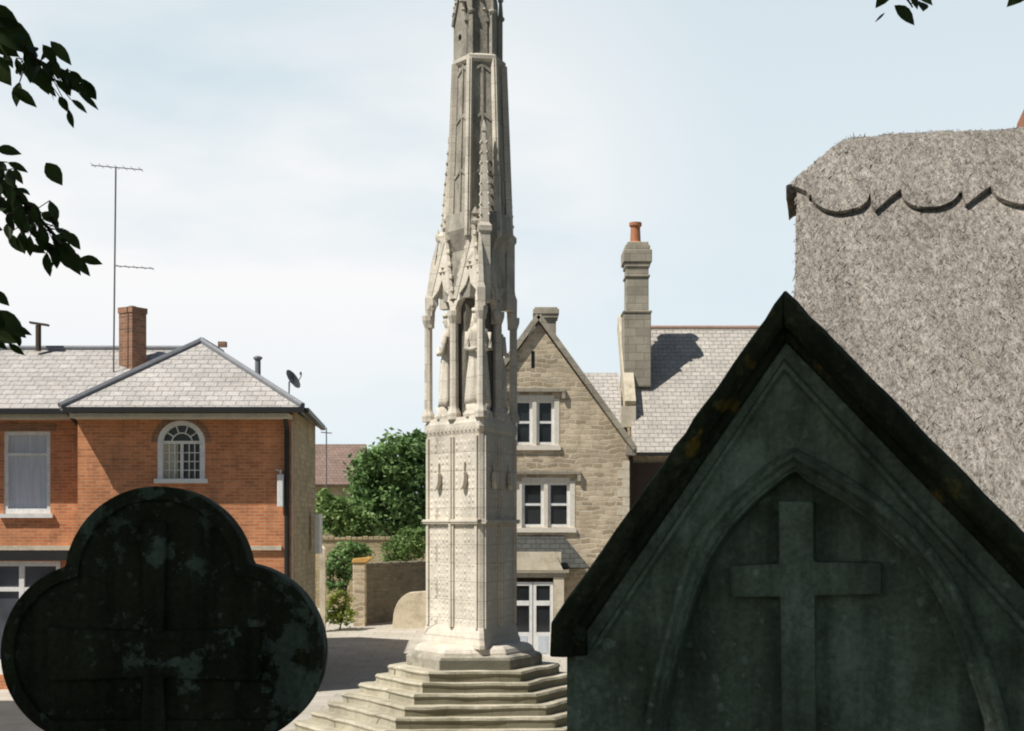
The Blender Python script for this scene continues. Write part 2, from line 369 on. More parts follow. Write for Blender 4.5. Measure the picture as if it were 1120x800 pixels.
sky.sun_elevation = SE; sky.sun_rotation = math.atan2(sd.x, sd.y); sky.air_density = 1.0; sky.dust_density = 0.6; sky.ozone_density = 1.0
tc = nt.nodes.new('ShaderNodeTexCoord')
sp = nt.nodes.new('ShaderNodeSeparateXYZ'); nt.links.new(tc.outputs['Generated'], sp.inputs[0])
mp = nt.nodes.new('ShaderNodeMapping'); mp.inputs['Scale'].default_value = (1.2, 1.2, 3.6); mp.inputs['Location'].default_value = (0.32, 0.1, 0.25)
nt.links.new(tc.outputs['Generated'], mp.inputs[0])
cn = noi(nt, mp.outputs[0], 2.1, 5, 0.5)
cr = ramp(nt, cn, [(0.30, (0,)*3), (0.50, (1,)*3)])
hz = nt.nodes.new('ShaderNodeMapRange'); nt.links.new(sp.outputs[2], hz.inputs[0])
hz.inputs[1].default_value = 0.0; hz.inputs[2].default_value = 0.38; hz.inputs[3].default_value = 0.96; hz.inputs[4].default_value = 0.80
def mrange(v, a, b, c, d):
    q = nt.nodes.new('ShaderNodeMapRange'); q.interpolation_type = 'SMOOTHSTEP'; nt.links.new(v, q.inputs[0])
    for i_, x_ in zip((1, 2, 3, 4), (a, b, c, d)): q.inputs[i_].default_value = x_
    return q.outputs[0]
def mmul(a, b):
    q = nt.nodes.new('ShaderNodeMath'); q.operation = 'MULTIPLY'; nt.links.new(a, q.inputs[0]); nt.links.new(b, q.inputs[1]); return q.outputs[0]
bank = mmul(mrange(sp.outputs[2], 0.36, 0.50, 1.0, 0.0), mrange(sp.outputs[1], 0.3, 0.85, 0.10, 1.0))
hzc = mixc(nt, mmul(hz.outputs[0], bank), sky.outputs[0], (15.6, 18.0, 19.2))
veil = mmul(mrange(sp.outputs[0], -0.05, 0.17, 1.0, 0.15), mmul(mrange(sp.outputs[2], 0.03, 0.19, 0.35, 1.0), mrange(sp.outputs[2], 0.24, 0.38, 1.0, 0.35)))
SKYMIX = mixc(nt, mmul(mmul(cr.outputs[0], veil), bank), hzc, (19.3, 19.2, 19.3))
nt.links.new(SKYMIX, bg.inputs[0])
scene.view_settings.view_transform = 'Standard'; scene.view_settings.look = 'None'
scene.view_settings.exposure = 0; scene.view_settings.gamma = 1
scene.cycles.filter_width = 2.0

# ------------------------------------------------------------------ setting
ys = [-300, 38, 44, 52, 60, 76, 1500]
g = MB()
for i in range(len(ys)-1):
    a, b = ys[i], ys[i+1]
    g.add([(-900, a, gz(a)), (900, a, gz(a)), (900, b, gz(b)), (-900, b, gz(b))], [(0,1,2,3)])
g.build('ground', M['earth'], kind='structure')
g = MB(); ys = [8.2, 38, 44, 52, 60, 76]
for i in range(len(ys)-1):
    a, b = ys[i], ys[i+1]
    g.add([(-34, a, gz(a)+.004), (26, a, gz(a)+.004), (26, b, gz(b)+.004), (-34, b, gz(b)+.004)], [(0,1,2,3)])
g.build('paved_square', M['square_surface'], kind='structure')
g = MB(); g.add([(-34, 8.2, .008), (26, 8.2, .008), (26, 17.5, .008), (-34, 17.5, .008), (1.8, 17.5, .008), (26, 37.5, .008), (1.8, 37.5, .008), (-34, 31.6, .008), (-5.4, 31.6, .008), (-5.4, 17.5, .008)], [(0,1,2,4,9,3), (4,2,5,6), (3,9,8,7)])
g.build('square_surface', M['added_asphalt'], kind='structure')  # dark sheet added, mostly unseen, to cut light bouncing off the square
g = MB(); g.box((-25, -25, 0.0), (14, 7.6, 2.2)); g.build('churchyard_ground', M['churchgrass'], kind='structure')
g = MB(); g.box((-25, 7.62, 0), (2.2, 8.1, 2.35)); g.bar((-25, 7.86, 2.41), (2.2, 7.86, 2.41), 0.6, 0.1)
g.build('churchyard_wall', M['garden_stone'], loc=(-5, 7.86, 0), label='low rubble churchyard wall below the gravestones, edging the square', category='wall')

# ------------------------------------------------------------------ the cross
D = 23.5; CX = X_(518.8, D); CP = Vector((CX, D, 0))
cross = thing('stone_cross_monument', 'tall pale carved stone cross tower with statues in niches on hexagonal steps', 'monument', (CX, D, 0))
def pol(r, deg, z): return Vector((CX+.085*min(1, max(0, z-7.6))+r*math.cos(R(deg)), D+r*math.sin(R(deg)), z))
def hexring(r, z, n=6, rot=182): return [pol(r, rot+360/n*k, z) for k in range(n)]
rnd = random.Random(5)
steps = [(3.85, .16, 0), (3.55, .33, .16), (3.25, .51, .33), (2.95, .68, .51), (2.67, .85-.01, .68), (2.405, 1.0, .84), (2.165, 1.15, 1.0), (1.89, 1.30, 1.15), (1.64, 1.45, 1.30), (1.42, 1.61, 1.45)]
for r, z1, z0 in steps:
    m = MB(); N6 = 10
    def ring(rr, z, jit=0.0):
        out = []
        c = hexring(rr, z)
        for k in range(6):
            a, b = c[k], c[(k+1) % 6]
            for t in range(N6):
                p = a.lerp(b, t/N6)
                d = (p-Vector((CX, D, z))); q = 1+jit*(noise.noise(p*1.7)) / max(d.length, .1)
                out.append(Vector((CX, D, z))+d*q+Vector((0, 0, jit*0.35*noise.noise(p*2.3+Vector((3, 0, 0))))))
        return out
    h = z1-z0
    m.rings([ring(r-.01, z0-.05), ring(r-.01, z1-h*.42, .05), ring(r-.0, z1-h*.4, .05), ring(r+.015, z1-.035, .06), ring(r-.02, z1, .06), ring(r-.30, z1-.002, 0.02)])
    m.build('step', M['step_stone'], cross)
m = MB(); m.rings([hexring(1.13, 1.55), hexring(1.13, 1.76), hexring(1.10, 1.80), hexring(.99, 1.84)])
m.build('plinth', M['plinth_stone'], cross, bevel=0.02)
m = MB(); m.rings([hexring(1.0, 1.825), hexring(1.0, 1.86), hexring(.96, 1.92), hexring(.88, 1.97)])
m.build('base_course', M['limestone'], cross, bevel=0.015)
TA = (159, 279, 39)
def tri(rr, z, ch=0.0):
    """triangle plan with small chamfered corners"""
    out = []
    V = [pol(rr, a, z) for a in TA]
    for i in range(3):
        p, v, q = V[i-1], V[i], V[(i+1) % 3]
        out += [v.lerp(p, ch), v.lerp(q, ch)]
    return out
m = MB()
ch = 0.045
m.rings([tri(1.02, 1.93, ch), tri(1.02, 1.99, ch), tri(.98, 2.06, ch), tri(.95, 2.18, ch), tri(.91, 2.27, ch), tri(.905, 5.3, ch), tri(.91, 5.36, ch)])
# carved faces: pilasters and diaper of small raised squares
for i in range(3):
    A, B = pol(.905, TA[i], 0), pol(.905, TA[(i+1) % 3], 0)
    A2, B2 = A, B
    d = (B-A).normalized(); L = (B-A).length
    n = Vector(((A.x+B.x)/2-CX, (A.y+B.y)/2-D, 0)).normalized()
    def fr(u, v, wv, A=A, d=d, n=n): return A+d*u+n*wv+Vector((0, 0, v))
    def fbox(mb, u0, u1, v0, v1, w0, w1, fr=fr):
        vs = [fr(u, v, w_) for w_ in (w0, w1) for (u, v) in ((u0, v0), (u1, v0), (u1, v1), (u0, v1))]
        mb.add(vs, [(0,1,2,3),(7,6,5,4),(0,4,5,1),(1,5,6,2),(2,6,7,3),(3,7,4,0)])
    for (u0, u1) in ((0.09, 0.15), (L/2-.065, L/2+.065), (L-.15, L-.09)):
        fbox(m, u0, u1, 2.25, 5.34, -.02, .035)
    fbox(m, L/2-.03, L/2+.03, 2.25, 5.34, .0, .06)
    for (v0, v1) in ((3.93, 4.00), (3.96, 3.985)):
        fbox(m, 0.03, L-.03, v0, v1, -.02, .06 if v1 > 3.99 else .075)
    s = 0.098
    for (a0, a1) in ((.16, L/2-.075), (L/2+.075, L-.16)):
        nu = int((a1-a0)/s); su = (a1-a0)/nu
        for zb0, zb1 in ((2.3, 3.92), (4.03, 5.3)):
            nv = int((zb1-zb0)/s); sv = (zb1-zb0)/nv
            for iu in range(nu):
                for iv in range(nv):
                    u = a0+(iu+.5)*su; v = zb0+(iv+.5)*sv
                    if rnd.random() < .15: continue
                    u += rnd.uniform(-.008, .008); v += rnd.uniform(-.01, .01)
                    e = .36*su; k = .008+.012*rnd.random()
                    m.add([fr(u-e, v-e, .0), fr(u+e, v-e, .0), fr(u+e, v+e, .0), fr(u-e, v+e, .0), fr(u, v, k)], [(0,1,4),(1,2,4),(2,3,4),(3,0,4)])
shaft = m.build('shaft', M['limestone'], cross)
for i in range(3):
    A, B = pol(.905, TA[i], 0), pol(.905, TA[(i+1) % 3], 0); d = (B-A).normalized(); L = (B-A).length
    n = Vector(((A.x+B.x)/2-CX, (A.y+B.y)/2-D, 0)).normalized()
    for u in (L*.28, L*.73):
        sh = MB()
        sh.plate([(-.07, .12), (.07, .12), (.075, 0), (.05, -.09), (0, -.15), (-.05, -.09), (-.075, 0)], [], lambda a, b, c, u=u, A=A, d=d, n=n: A+d*(u+a)+n*(.02+c)+Vector((0, 0, 4.64+b)), 0, .075)
        sh.bar(A+d*u+n*.04+Vector((0, 0, 4.74)), A+d*u+n*.03+Vector((0, 0, 4.93)), .03)
        sh.build('shield', M['limestone'], shaft, bevel=0.006)
m = MB(); m.rings([tri(.88, 5.34, ch), tri(.92, 5.42, ch), tri(.95, 5.49, ch), tri(.95, 5.56, ch), tri(.92, 5.60, ch), tri(.90, 5.66, ch), tri(.6, 5.67, ch)])
for i in range(3):
    A, B = pol(.91, TA[i], 5.5), pol(.91, TA[(i+1) % 3], 5.5)
    for k in range(14):
        p = A.lerp(B, (k+.8)/14.6); m.lathe((p.x, p.y, 5.42), [(.0, -.02), (.03, .02), (.03, .05), (.01, .08)], 6)
m.build('cornice', M['limestone'], cross)
# niche stage
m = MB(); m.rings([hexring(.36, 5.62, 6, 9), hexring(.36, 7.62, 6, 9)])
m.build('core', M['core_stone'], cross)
def column(p, w_, z0, z1, name='column'):
    m = MB()
    n = 8
    m.lathe((p.x, p.y, 0), [(w_*1.5, z0), (w_*1.5, z0+.1), (w_*1.05, z0+.18), (w_*.95, z0+.22), (w_*.9, z1-.2), (w_*1.1, z1-.16), (w_*1.45, z1-.08), (w_*1.5, z1)], n, R(20))
    return m.build(name, M['limestone_dark' if name == 'mid_column' else 'limestone'], cross)
for a in TA: column(pol(.83, a, 0), .075, 5.63, 7.4)
for a in (219, 339, 99): column(pol(.415, a, 0), .08, 5.63, 7.4)
# arches with steep crocketed gables
fin = []
for i in range(3):
    A, B = pol(.86, TA[i], 0), pol(.86, TA[(i+1) % 3], 0); d = (B-A).normalized(); L = (B-A).length
    n = Vector(((A.x+B.x)/2-CX, (A.y+B.y)/2-D, 0)).normalized()
    for h in (0, 1):
        c0 = L*(.25+.5*h); hw = L*.25
        def fr(u, v, wv, A=A, d=d, n=n, c0=c0):
            lean = max(0, v-7.4)*.10
            return A+d*(c0+u)+n*(wv-lean)+Vector((0, 0, v))
        m = MB()
        arch = [(-hw+.075, 7.2), (-hw+.08, 7.45), (-hw+.12, 7.55), (-hw+.17, 7.58), (-hw+.15, 7.68), (-.07, 7.80), (0, 7.96), (.07, 7.80), (hw-.15, 7.68), (hw-.17, 7.58), (hw-.12, 7.55), (hw-.08, 7.45), (hw-.075, 7.2)]
        outer = [(-hw, 7.2), (-hw, 7.5), (-hw*.82, 7.62), (-.035, 8.72), (.035, 8.72), (hw*.82, 7.62), (hw, 7.5), (hw, 7.2)]
        m.plate(outer+arch[::-1], [], fr, -.10, .02)
        # roll mouldings on the gable edges and crockets
        for sgn in (-1, 1):
            m.bar(fr(sgn*hw*.86, 7.60, .02), fr(0, 8.76, .02), .05, .07)
            for k in range(5):
                t = (k+.6)/5.2; p = fr(sgn*(hw*.86*(1-t)+.035), 7.62+1.12*t, .02)
                m.lathe((p.x, p.y, p.z), [(.01, -.05), (.045, -.01), (.035, .04), (.005, .06)], 5)
        # tracery trefoil in the gable
        q = fr(0, 8.12, .02)
        for k in range(3):
            a = math.pi/2+k*2.094; p = fr(.05*math.cos(a), 8.12+.05*math.sin(a), .03); m.lathe((p.x, p.y, p.z), [(0, -.03), (.035, 0), (0, .03)], 6)
        m.build('arched_gable', M['limestone'], cross)
        f = MB(); p = fr(0, 8.74, -.03)
        f.lathe((p.x, p.y, p.z), [(.03, -.05), (.035, 0), (.09, .05), (.10, .09), (.05, .14), (.035, .17), (.075, .21), (.06, .25), (.01, .33)], 7, .3)
        f.build('finial', M['limestone_dark'], cross)
# vault mass behind the gables
m = MB()
m.rings([tri(.74, 7.60, .22), tri(.78, 7.78, .22), tri(.76, 8.1, .24), tri(.72, 8.4, .27), hexring(.56, 8.72, 6, 129), hexring(.53, 9.0, 6, 129)])
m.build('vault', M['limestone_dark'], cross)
# queens in the niches
for a in TA:
    m = MB(); c = pol(.46, a, 0)
    fwd = Vector((math.cos(R(a)), math.sin(R(a)), 0)); sd_ = Vector((-fwd.y, fwd.x, 0))
    def ringp(z, rx, ry, folds=0.0, dx=0.0):
        out = []
        for j in range(28):
            t = 2*math.pi*j/28; k = 1+folds*math.cos(7*t+z*2.5)
            out.append(c+sd_*(rx*k*math.cos(t))+fwd*(ry*k*math.sin(t)+dx)+Vector((0, 0, z)))
        return out
    z0 = 5.86
    m.lathe((c.x, c.y, 0), [(.24, 5.63), (.24, 5.72), (.19, 5.78), (.22, 5.86)], 8)
    m.rings([ringp(z0, .215, .17, .10), ringp(z0+.12, .2, .155, .11), ringp(z0+.45, .175, .135, .10, .01), ringp(z0+.72, .15, .115, .07, .02), ringp(z0+.9, .135, .10, .04), ringp(z0+1.02, .155, .11, .03), ringp(z0+1.14, .175, .11, .02), ringp(z0+1.22, .16, .09), ringp(z0+1.26, .085, .07), ringp(z0+1.31, .055, .055),
             ringp(z0+1.34, .065, .07), ringp(z0+1.41, .082, .09), ringp(z0+1.48, .08, .088), ringp(z0+1.54, .055, .06), ringp(z0+1.565, .02, .02)])
    # crown and veil, forearms folded, nose
    m.rings([ringp(z0+1.49, .09, .098), ringp(z0+1.56, .1, .108, .12), ringp(z0+1.52, .07, .07)])
    m.rings([ringp(z0+1.0, .17, .06, .1, -.07), ringp(z0+1.3, .12, .06, .05, -.06), ringp(z0+1.5, .085, .06, 0, -.035)])
    for s_ in (-1, 1):
        m.tube([c+sd_*.165*s_+Vector((0, 0, z0+1.17)), c+sd_*.19*s_+fwd*.02+Vector((0, 0, z0+.9)), c+sd_*.13*s_+fwd*.13+Vector((0, 0, z0+.88)), c+sd_*.03*s_+fwd*.17+Vector((0, 0, z0+.95+.05*s_))], [.055, .05, .04, .03], 8)
    m.tube([c+fwd*.085+Vector((0, 0, z0+1.46)), c+fwd*.105+Vector((0, 0, z0+1.42))], .012, 5)
    m.build('statue', M['limestone'], cross, smooth=True)
# upper stage
z0, z1, r0, r1 = 8.6, 11.5, .50, .40
m = MB(); m.rings([hexring(r0*.93, z0, 6, 9), hexring(r1*.93, z1, 6, 9)])
for k in range(6):
    an = 39+60*k
    for t, o in ((0.5, 0),):
        b0 = pol(r0*.93*.866, an, z0); b1 = pol(r1*.93*.866, an, z1)
        m.bar(b0, b1, .035, .05, (math.cos(R(an)), math.sin(R(an)), 0))
    for zz in (9.6, 10.5, 11.3):
        t = (zz-z0)/(z1-z0); rr = (r0+(r1-r0)*t)*.93; a = pol(rr, an-30, zz); b = pol(rr, an+30, zz)
        c_ = pol(rr*.866+.0, an, zz+.12)
        m.bar(a.lerp(b, .1), c_, .04, .04); m.bar(b.lerp(a, .1), c_, .04, .04)
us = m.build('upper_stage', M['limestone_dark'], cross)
for k in range(6):
    an = 9+60*k; m = MB()
    m.bar(pol(r0, an, z0), pol(r1, an, z1), .09, .085, (math.cos(R(an)), math.sin(R(an)), 0))
    m.bar(pol(r0+.05, an, z0), pol(r1+.04, an, z1), .035, .04, (math.cos(R(an)), math.sin(R(an)), 0))
    m.build('rib', M['limestone'], us)
for a in TA:
    m = MB(); p0 = pol(.60, a, 0)+Vector((.085, 0, 0)); p1 = pol(.52, a, 0)+Vector((.085, 0, 0))
    def sq(p, h, z): 
        return [Vector((p.x, p.y, z))+Vector((math.cos(R(a+45+90*k)), math.sin(R(a+45+90*k)), 0))*h for k in range(4)]
    m.rings([sq(p0, .12, 7.5), sq(p0, .12, 8.6), sq(p0, .15, 8.64), sq(p0, .15, 8.72), sq(p0, .095, 8.78), sq(p0.lerp(p1, .5), .08, 9.5), sq(p1, .035, 10.25), sq(p1, .05, 10.28), sq(p1, .045, 10.34), sq(p1, .008, 10.46)])
    for k in range(8):
        z = 8.9+k*.17; q = p0.lerp(p1, .6*(z-8.78)/.7)
        for j in range(4):
            v = Vector((math.cos(R(a+45+90*j)), math.sin(R(a+45+90*j)), 0))*(.095-.035*(k/8))
            m.lathe((q.x+v.x, q.y+v.y, z), [(0, -.03), (.022, 0), (.012, .035)], 5)
    m.build('pinnacle', M['limestone'], cross)
for a in TA:       # slim buttress tops above the corner columns
    m = MB(); p = pol(.80, a, 0); q = pol(.66, a, 0)
    m.rings([[Vector((c_.x, c_.y, z))+Vector((math.cos(R(a+45+90*k)), math.sin(R(a+45+90*k)), 0))*h for k in range(4)] for c_, h, z in ((p, .085, 7.38), (p, .09, 7.7), (p, .06, 7.78), (q.lerp(p, .5), .045, 8.3), (q, .02, 8.62), (q, .045, 8.68), (q, .04, 8.74), (q, .005, 8.85))])
    m.build('buttress', M['limestone'], cross)
m = MB(); m.rings([hexring(.38, 11.46, 6, 9), hexring(.435, 11.5, 6, 9), hexring(.44, 11.56, 6, 9), hexring(.37, 11.6, 6, 9)])
m.build('upper_cornice', M['limestone'], cross)
m = MB(); m.rings([hexring(.31, 11.58, 6, 9), hexring(.31, 12.5, 6, 9), hexring(.24, 12.9, 6, 9), hexring(.05, 13.4, 6, 9)])
for k in range(6):
    an = 9+60*k
    m.bar(pol(.345, an, 11.58), pol(.345, an, 12.25), .075, .075, (math.cos(R(an)), math.sin(R(an)), 0))
    p = pol(.35, an, 12.25); m.lathe((p.x, p.y, p.z), [(.06, 0), (.075, .04), (.045, .08), (.03, .3), (.055, .34), (.01, .45)], 5)
for k in range(6):
    an = 39+60*k; A = pol(.345, an-30, 0); B = pol(.345, an+30, 0); d = (B-A).normalized(); L = (B-A).length; n = Vector((math.cos(R(an)), math.sin(R(an)), 0))
    fr = lambda u, v, wv, A=A, d=d, n=n, L=L: A+d*(L/2+u)+n*wv+Vector((0, 0, v))
    hole = [(.045*math.cos(t*math.pi/4), 11.9+.06*math.sin(t*math.pi/4)) for t in range(8)]
    m.plate([(-L/2, 11.58), (L/2, 11.58), (L/2, 12.15), (0, 12.62), (-L/2, 12.15)], [hole], fr, -.035, 0.0)
    for s_ in (-1, 1):
        m.bar(fr(s_*L/2, 12.13, .01), fr(0, 12.65, .01), .045, .05)
        for q in (.3, .6, .9):
            p = fr(s_*L/2*(1-q), 12.15+.5*q, .02); m.lathe((p.x, p.y, p.z), [(0, -.02), (.04, .02), (.01, .06)], 5)
m.build('top_stage', M['limestone_dark'], cross)

# ------------------------------------------------------------------ brick building
BY = 33.0
def BX(px, Y=BY): return X_(px, Y)
def BZ(py, Y=BY): return Z_(py, Y)
YL = BY+.8; EZ2 = Z_(446, 33.08)
XR = BX(320); XL = BX(85); XLL = -17.5
EZ = Z_(446, 32.25)
brick = thing('brick_building', 'orange brick building with grey slate hipped roof and arched window', 'building', ((XR+XLL)/2, BY+3, 0))
# right wing front
aw = [BX(175), BX(222)]; az0, azs = BZ(524), BZ(484); awr = (aw[1]-aw[0])/2; awc = (aw[0]+aw[1])/2
archpts = [(awc+awr*math.cos(math.pi*t/14), azs+awr*.92*math.sin(math.pi*t/14)) for t in range(15)]
ahole = [(aw[0], az0), (aw[1], az0)]+archpts
wz = [BX(-62), BX(55)]
m = MB()
shop2 = [(BX(100), .5), (BX(290), .5), (BX(290), 2.6), (BX(100), 2.6)]
m.plate([(XL, -.1), (XR, -.1), (XR, EZ), (XL, EZ)], [ahole, shop2], XZ(BY), 0, .3)
lw = [(BX(4, YL), BZ(562, YL)), (BX(55, YL), BZ(562, YL)), (BX(55, YL), BZ(472, YL)), (BX(4, YL), BZ(472, YL))]
lw2 = [(p[0]-2.9, p[1]) for p in lw]
sh = [(BX(-60, YL), .35), (BX(66, YL), .35), (BX(66, YL), BZ(614, YL)), (BX(-60, YL), BZ(614, YL))]
m.box((XL, BY+.3, -.1), (XL+.3, 36, EZ)); m.plate([(XLL, -.1), (XL-.001, -.1), (XL-.001, EZ2), (XLL, EZ2)], [lw, lw2, sh], XZ(YL), 0, .3)
m.box((XLL, YL+.3, -.1), (XLL+.3, 40, EZ)); m.box((XLL+.3, 39.7, -.1), (-6.9, 40, EZ))
m.build('brick_wall', M['brick'], brick)
m = MB(); X2 = -5.2
m.add([(XR+.003, BY+.002, -.1), (X2, 37.6, -.1), (X2-.35, 37.6, -.1), (XR-.35, BY+.302, -.1), (XR+.003, BY+.002, EZ), (X2, 37.6, EZ), (X2-.35, 37.6, EZ), (XR-.35, BY+.302, EZ)],
      [(0,1,2,3),(4,7,6,5),(0,4,5,1),(1,5,6,2),(2,6,7,3),(3,7,4,0)])
m.box((-6.9, 37.3, -.1), (X2-.35, 37.6, EZ))
m.box((-7.2, 37.6, -.1), (-6.9, 42.3, 6.2)); m.box((-12, 42.0, -.1), (-7.2, 42.3, 6.2))  # hidden rear wing, added to stretch the building's shadow on the ground
m.build('side_wall', M['side_stone'], brick)
# roof
m = MB()
ey = 32.25; xl, xr = BX(65, ey), BX(330, ey)+.02; AP = Vector((X_(220, 35.45), 35.45, Z_(374, 35.45))); ez = EZ
RB = 46.8
def slab(mb, pts, t=.09):
    pts = [Vector(p) for p in pts]; n = (pts[1]-pts[0]).cross(pts[2]-pts[0]).normalized()
    if n.z < 0: n = -n
    lo = [p-n*t for p in pts]; k = len(pts)
    mb.add(pts+lo, [list(range(k)), list(range(k, 2*k))[::-1]]+[[i, (i+1) % k, (i+1) % k+k, i+k] for i in range(k)])
slab(m, [(xl, ey, ez), (xr, ey, ez), AP])
AB = Vector((AP.x, 38.0, AP.z))
slab(m, [(xr, ey, ez), (-5.12, 38.2, ez), AB, AP])
slab(m, [(xl, ey, ez), AP, AB, (xl, 38.2, ez)])
slab(m, [(-5.12, 38.2, ez), (AB.x, 38.25, AB.z), (xl, 38.2, ez)])
slab(m, [(-6.6, 37.9, 6.15), (-6.6, 42.5, 6.15), (-9.3, 42.5, 8.0), (-9.3, 37.9, 8.0)])  # roof of the added rear wing that casts the shadow
slab(m, [(-12, 37.9, 6.15), (-9.3, 37.9, 8.0), (-9.3, 42.5, 8.0), (-12, 42.5, 6.15)])
RZ = Z_(382.5, 36.3)
slab(m, [(XLL-.3, 33.08, EZ2-.02), (XL, 33.08, EZ2-.02), (AP.x-.05, 36.3, RZ), (XLL-.3, 36.3, RZ)])
slab(m, [(XLL-.3, 36.3, RZ), (AP.x-.05, 36.3, RZ), (xl+1.2, 39.9, ez-.02), (XLL-.3, 39.9, ez-.02)])
roof = m.build('roof', M['slate'], brick)
m = MB()
m.tube([(xl, ey, ez+.05), AP+Vector((0, 0, .04))], .07, 6); m.tube([(xr, ey, ez+.05), AP+Vector((0, 0, .04))], .07, 6); m.tube([AP+Vector((0, 0, .04)), AB+Vector((0, 0, .04))], .08, 6)
m.tube([(XLL-.3, 36.3, RZ+.03), (AP.x-.3, 36.3, RZ+.03)], .07, 6)
m.build('ridge_tile', M['lead'], roof)
m = MB(); m.box((AP.x+.3, 36.0, AP.z-.05), (AP.x+.5, 36.2, AP.z+.08)); m.build('ridge_vent', M['chimney_brick'], roof)
m = MB(); px = at(282, 405, 34.2); m.tube([px+Vector((0, 0, -.3)), px+Vector((0, 0, .28))], .07, 8); m.lathe((px.x, px.y, px.z), [(.07, .24), (.11, .27), (.11, .31), (.05, .34)], 8); m.build('vent_pipe', M['lead'], roof)
m = MB()
m.bar((xl+.1, ey-.02, ez-.05), (xr+.05, ey-.02, ez-.05), .13, .12); m.bar((XLL-.3, 33.03, EZ2-.09), (XL-.02, 33.03, EZ2-.09), .13, .11)
m.bar((xr+.08, ey, ez-.06), (-5.07, 38.2, ez-.06), .12, .11)
m.tube([(XR-.12, BY-.3, ez-.12), (XR-.12, BY-.08, ez-.45), (XR-.12, BY-.08, 0)], .06, 8)
m.tube([(XL-.25, 33.06, EZ2-.12), (XL-.07, YL-.2, EZ2-.5), (XL-.07, YL-.1, ez-.9), (XL-.07, YL-.1, 0)], .045, 8)
m.build('gutter', M['black'], brick)
m = MB(); m.box((xl+.2, ey+.06, ez-.22), (XR, BY-.003, ez-.12)); m.box((XLL, 33.14, EZ2-.24), (XL-.1, YL-.003, EZ2-.14)); m.build('soffit', M['cream'], brick)
m = MB(); m.box((XR-.03, BY-.012, 0), (XR+.012, BY-.002, EZ-.25)); m.build('corner_trim', M['cream'], brick)
# string course and fascia
m = MB(); m.box((XLL, YL-.07, BZ(602, YL)), (XL-.01, YL-.004, BZ(597, YL))); m.box((XL-.01, BY-.07, BZ(602)), (XR-.25, BY-.004, BZ(597))); m.build('string_course', M['dressed'], brick)
m = MB(); m.box((BX(-66, YL), YL-.16, BZ(613, YL)), (BX(76, YL), YL-.004, BZ(603, YL))); m.build('shop_fascia', M['black'], brick)
# arched window
def wbar(mb, x0, x1, z0, z1, y0, y1): mb.box((x0, y0, z0), (x1, y1, z1))
def arcband(mb, cx, cz, r0, r1, y0, y1, ky=.92, n=14):
    outer = [(cx+r1*math.cos(math.pi*t/n), cz+r1*ky*math.sin(math.pi*t/n)) for t in range(n+1)]
    inner = [(cx+r0*math.cos(math.pi*t/n), cz+r0*ky*math.sin(math.pi*t/n)) for t in range(n+1)]
    mb.plate(outer+inner[::-1], [], XZ(0), y0, y1)
m = MB(); y0, y1 = BY-.03, BY+.12
wbar(m, aw[0]-.05, aw[0]+.07, az0, azs, y0, y1); wbar(m, aw[1]-.07, aw[1]+.05, az0, azs, y0, y1)
arcband(m, awc, azs, awr-.07, awr+.05, y0, y1)
wbar(m, aw[0]-.12, aw[1]+.12, az0-.1, az0, y0-.07, y1)
wbar(m, awc-.035, awc+.035, az0, azs, BY+.03, BY+.10); wbar(m, aw[0]+.07, aw[1]-.07, azs-.035, azs+.035, BY+.032, BY+.101)
fr_a = m.build('arched_window', M['white'], brick)
m = MB()
for sx in (-1, 1):
    xa = awc+sx*.035; xb = awc+sx*(awr-.07)
    for k in (1, 2): x = xa+(xb-xa)*k/3; wbar(m, x-.011, x+.011, az0, azs-.035, BY+.05, BY+.085)
    for k in (1, 2, 3): z = az0+(azs-.035-az0)*k/4; wbar(m, min(xa, xb), max(xa, xb), z-.011, z+.011, BY+.052, BY+.087)
arcband(m, awc, azs, awr*.45, awr*.45+.03, BY+.05, BY+.085, .92, 10)
for t in (36, 72, 108, 144): m.bar((awc+awr*.45*math.cos(R(t)), BY+.068, azs+awr*.42*math.sin(R(t))), (awc+(awr-.06)*math.cos(R(t)), BY+.068, azs+(awr-.06)*.92*math.sin(R(t))), .022, .03)
m.build('glazing_bars', M['white'], fr_a)
m = MB(); m.plate(ahole, [], XZ(BY), .12, .125); m.build('pane', M['glass'], fr_a)
m = MB(); m.plate([(aw[0]+.02, az0), (awc-.1, az0), (awc-.1, azs), (aw[0]+.02, azs)], [], XZ(BY), .109, .114); m.build('curtain', M['cream'], fr_a)
# brick arch over window
m = MB(); arcband(m, awc, azs, awr+.052, awr+.2, BY-.012, BY-.003); m.build('brick_arch', M['chimney_brick'], brick)
def sash(x0, x1, z0, z1, Y, tz=.28):
    m = MB(); y0, y1 = Y+.03, Y+.14
    wbar(m, x0, x0+.09, z0, z1, y0, y1); wbar(m, x1-.09, x1, z0, z1, y0, y1)
    wbar(m, x0+.09, x1-.09, z1-.09, z1, y0, y1); wbar(m, x0+.09, x1-.09, z0, z0+.12, y0, y1)
    zt = z1-(z1-z0)*tz; wbar(m, x0+.09, x1-.09, zt-.035, zt+.035, y0+.002, y1)
    f = m.build('window', M['white'], brick)
    m = MB(); wbar(m, x0-.08, x1+.08, z0-.1, z0-.001, Y-.1, Y+.14); m.build('sill', M['white'], f)
    m = MB(); m.box((x0+.085, Y+.1, z0+.1), (x1-.085, Y+.105, z1-.08)); m.build('pane', M['curtain'], f)
    m = MB(); wbar(m, x0-.15, x1+.15, z1+.002, z1+.2, Y-.012, Y-.002); m.build('lintel', M['chimney_brick'], f)
sash(lw[0][0], lw[1][0], lw[0][1], lw[2][1], YL); sash(lw2[0][0], lw2[1][0], lw2[0][1], lw2[2][1], YL)
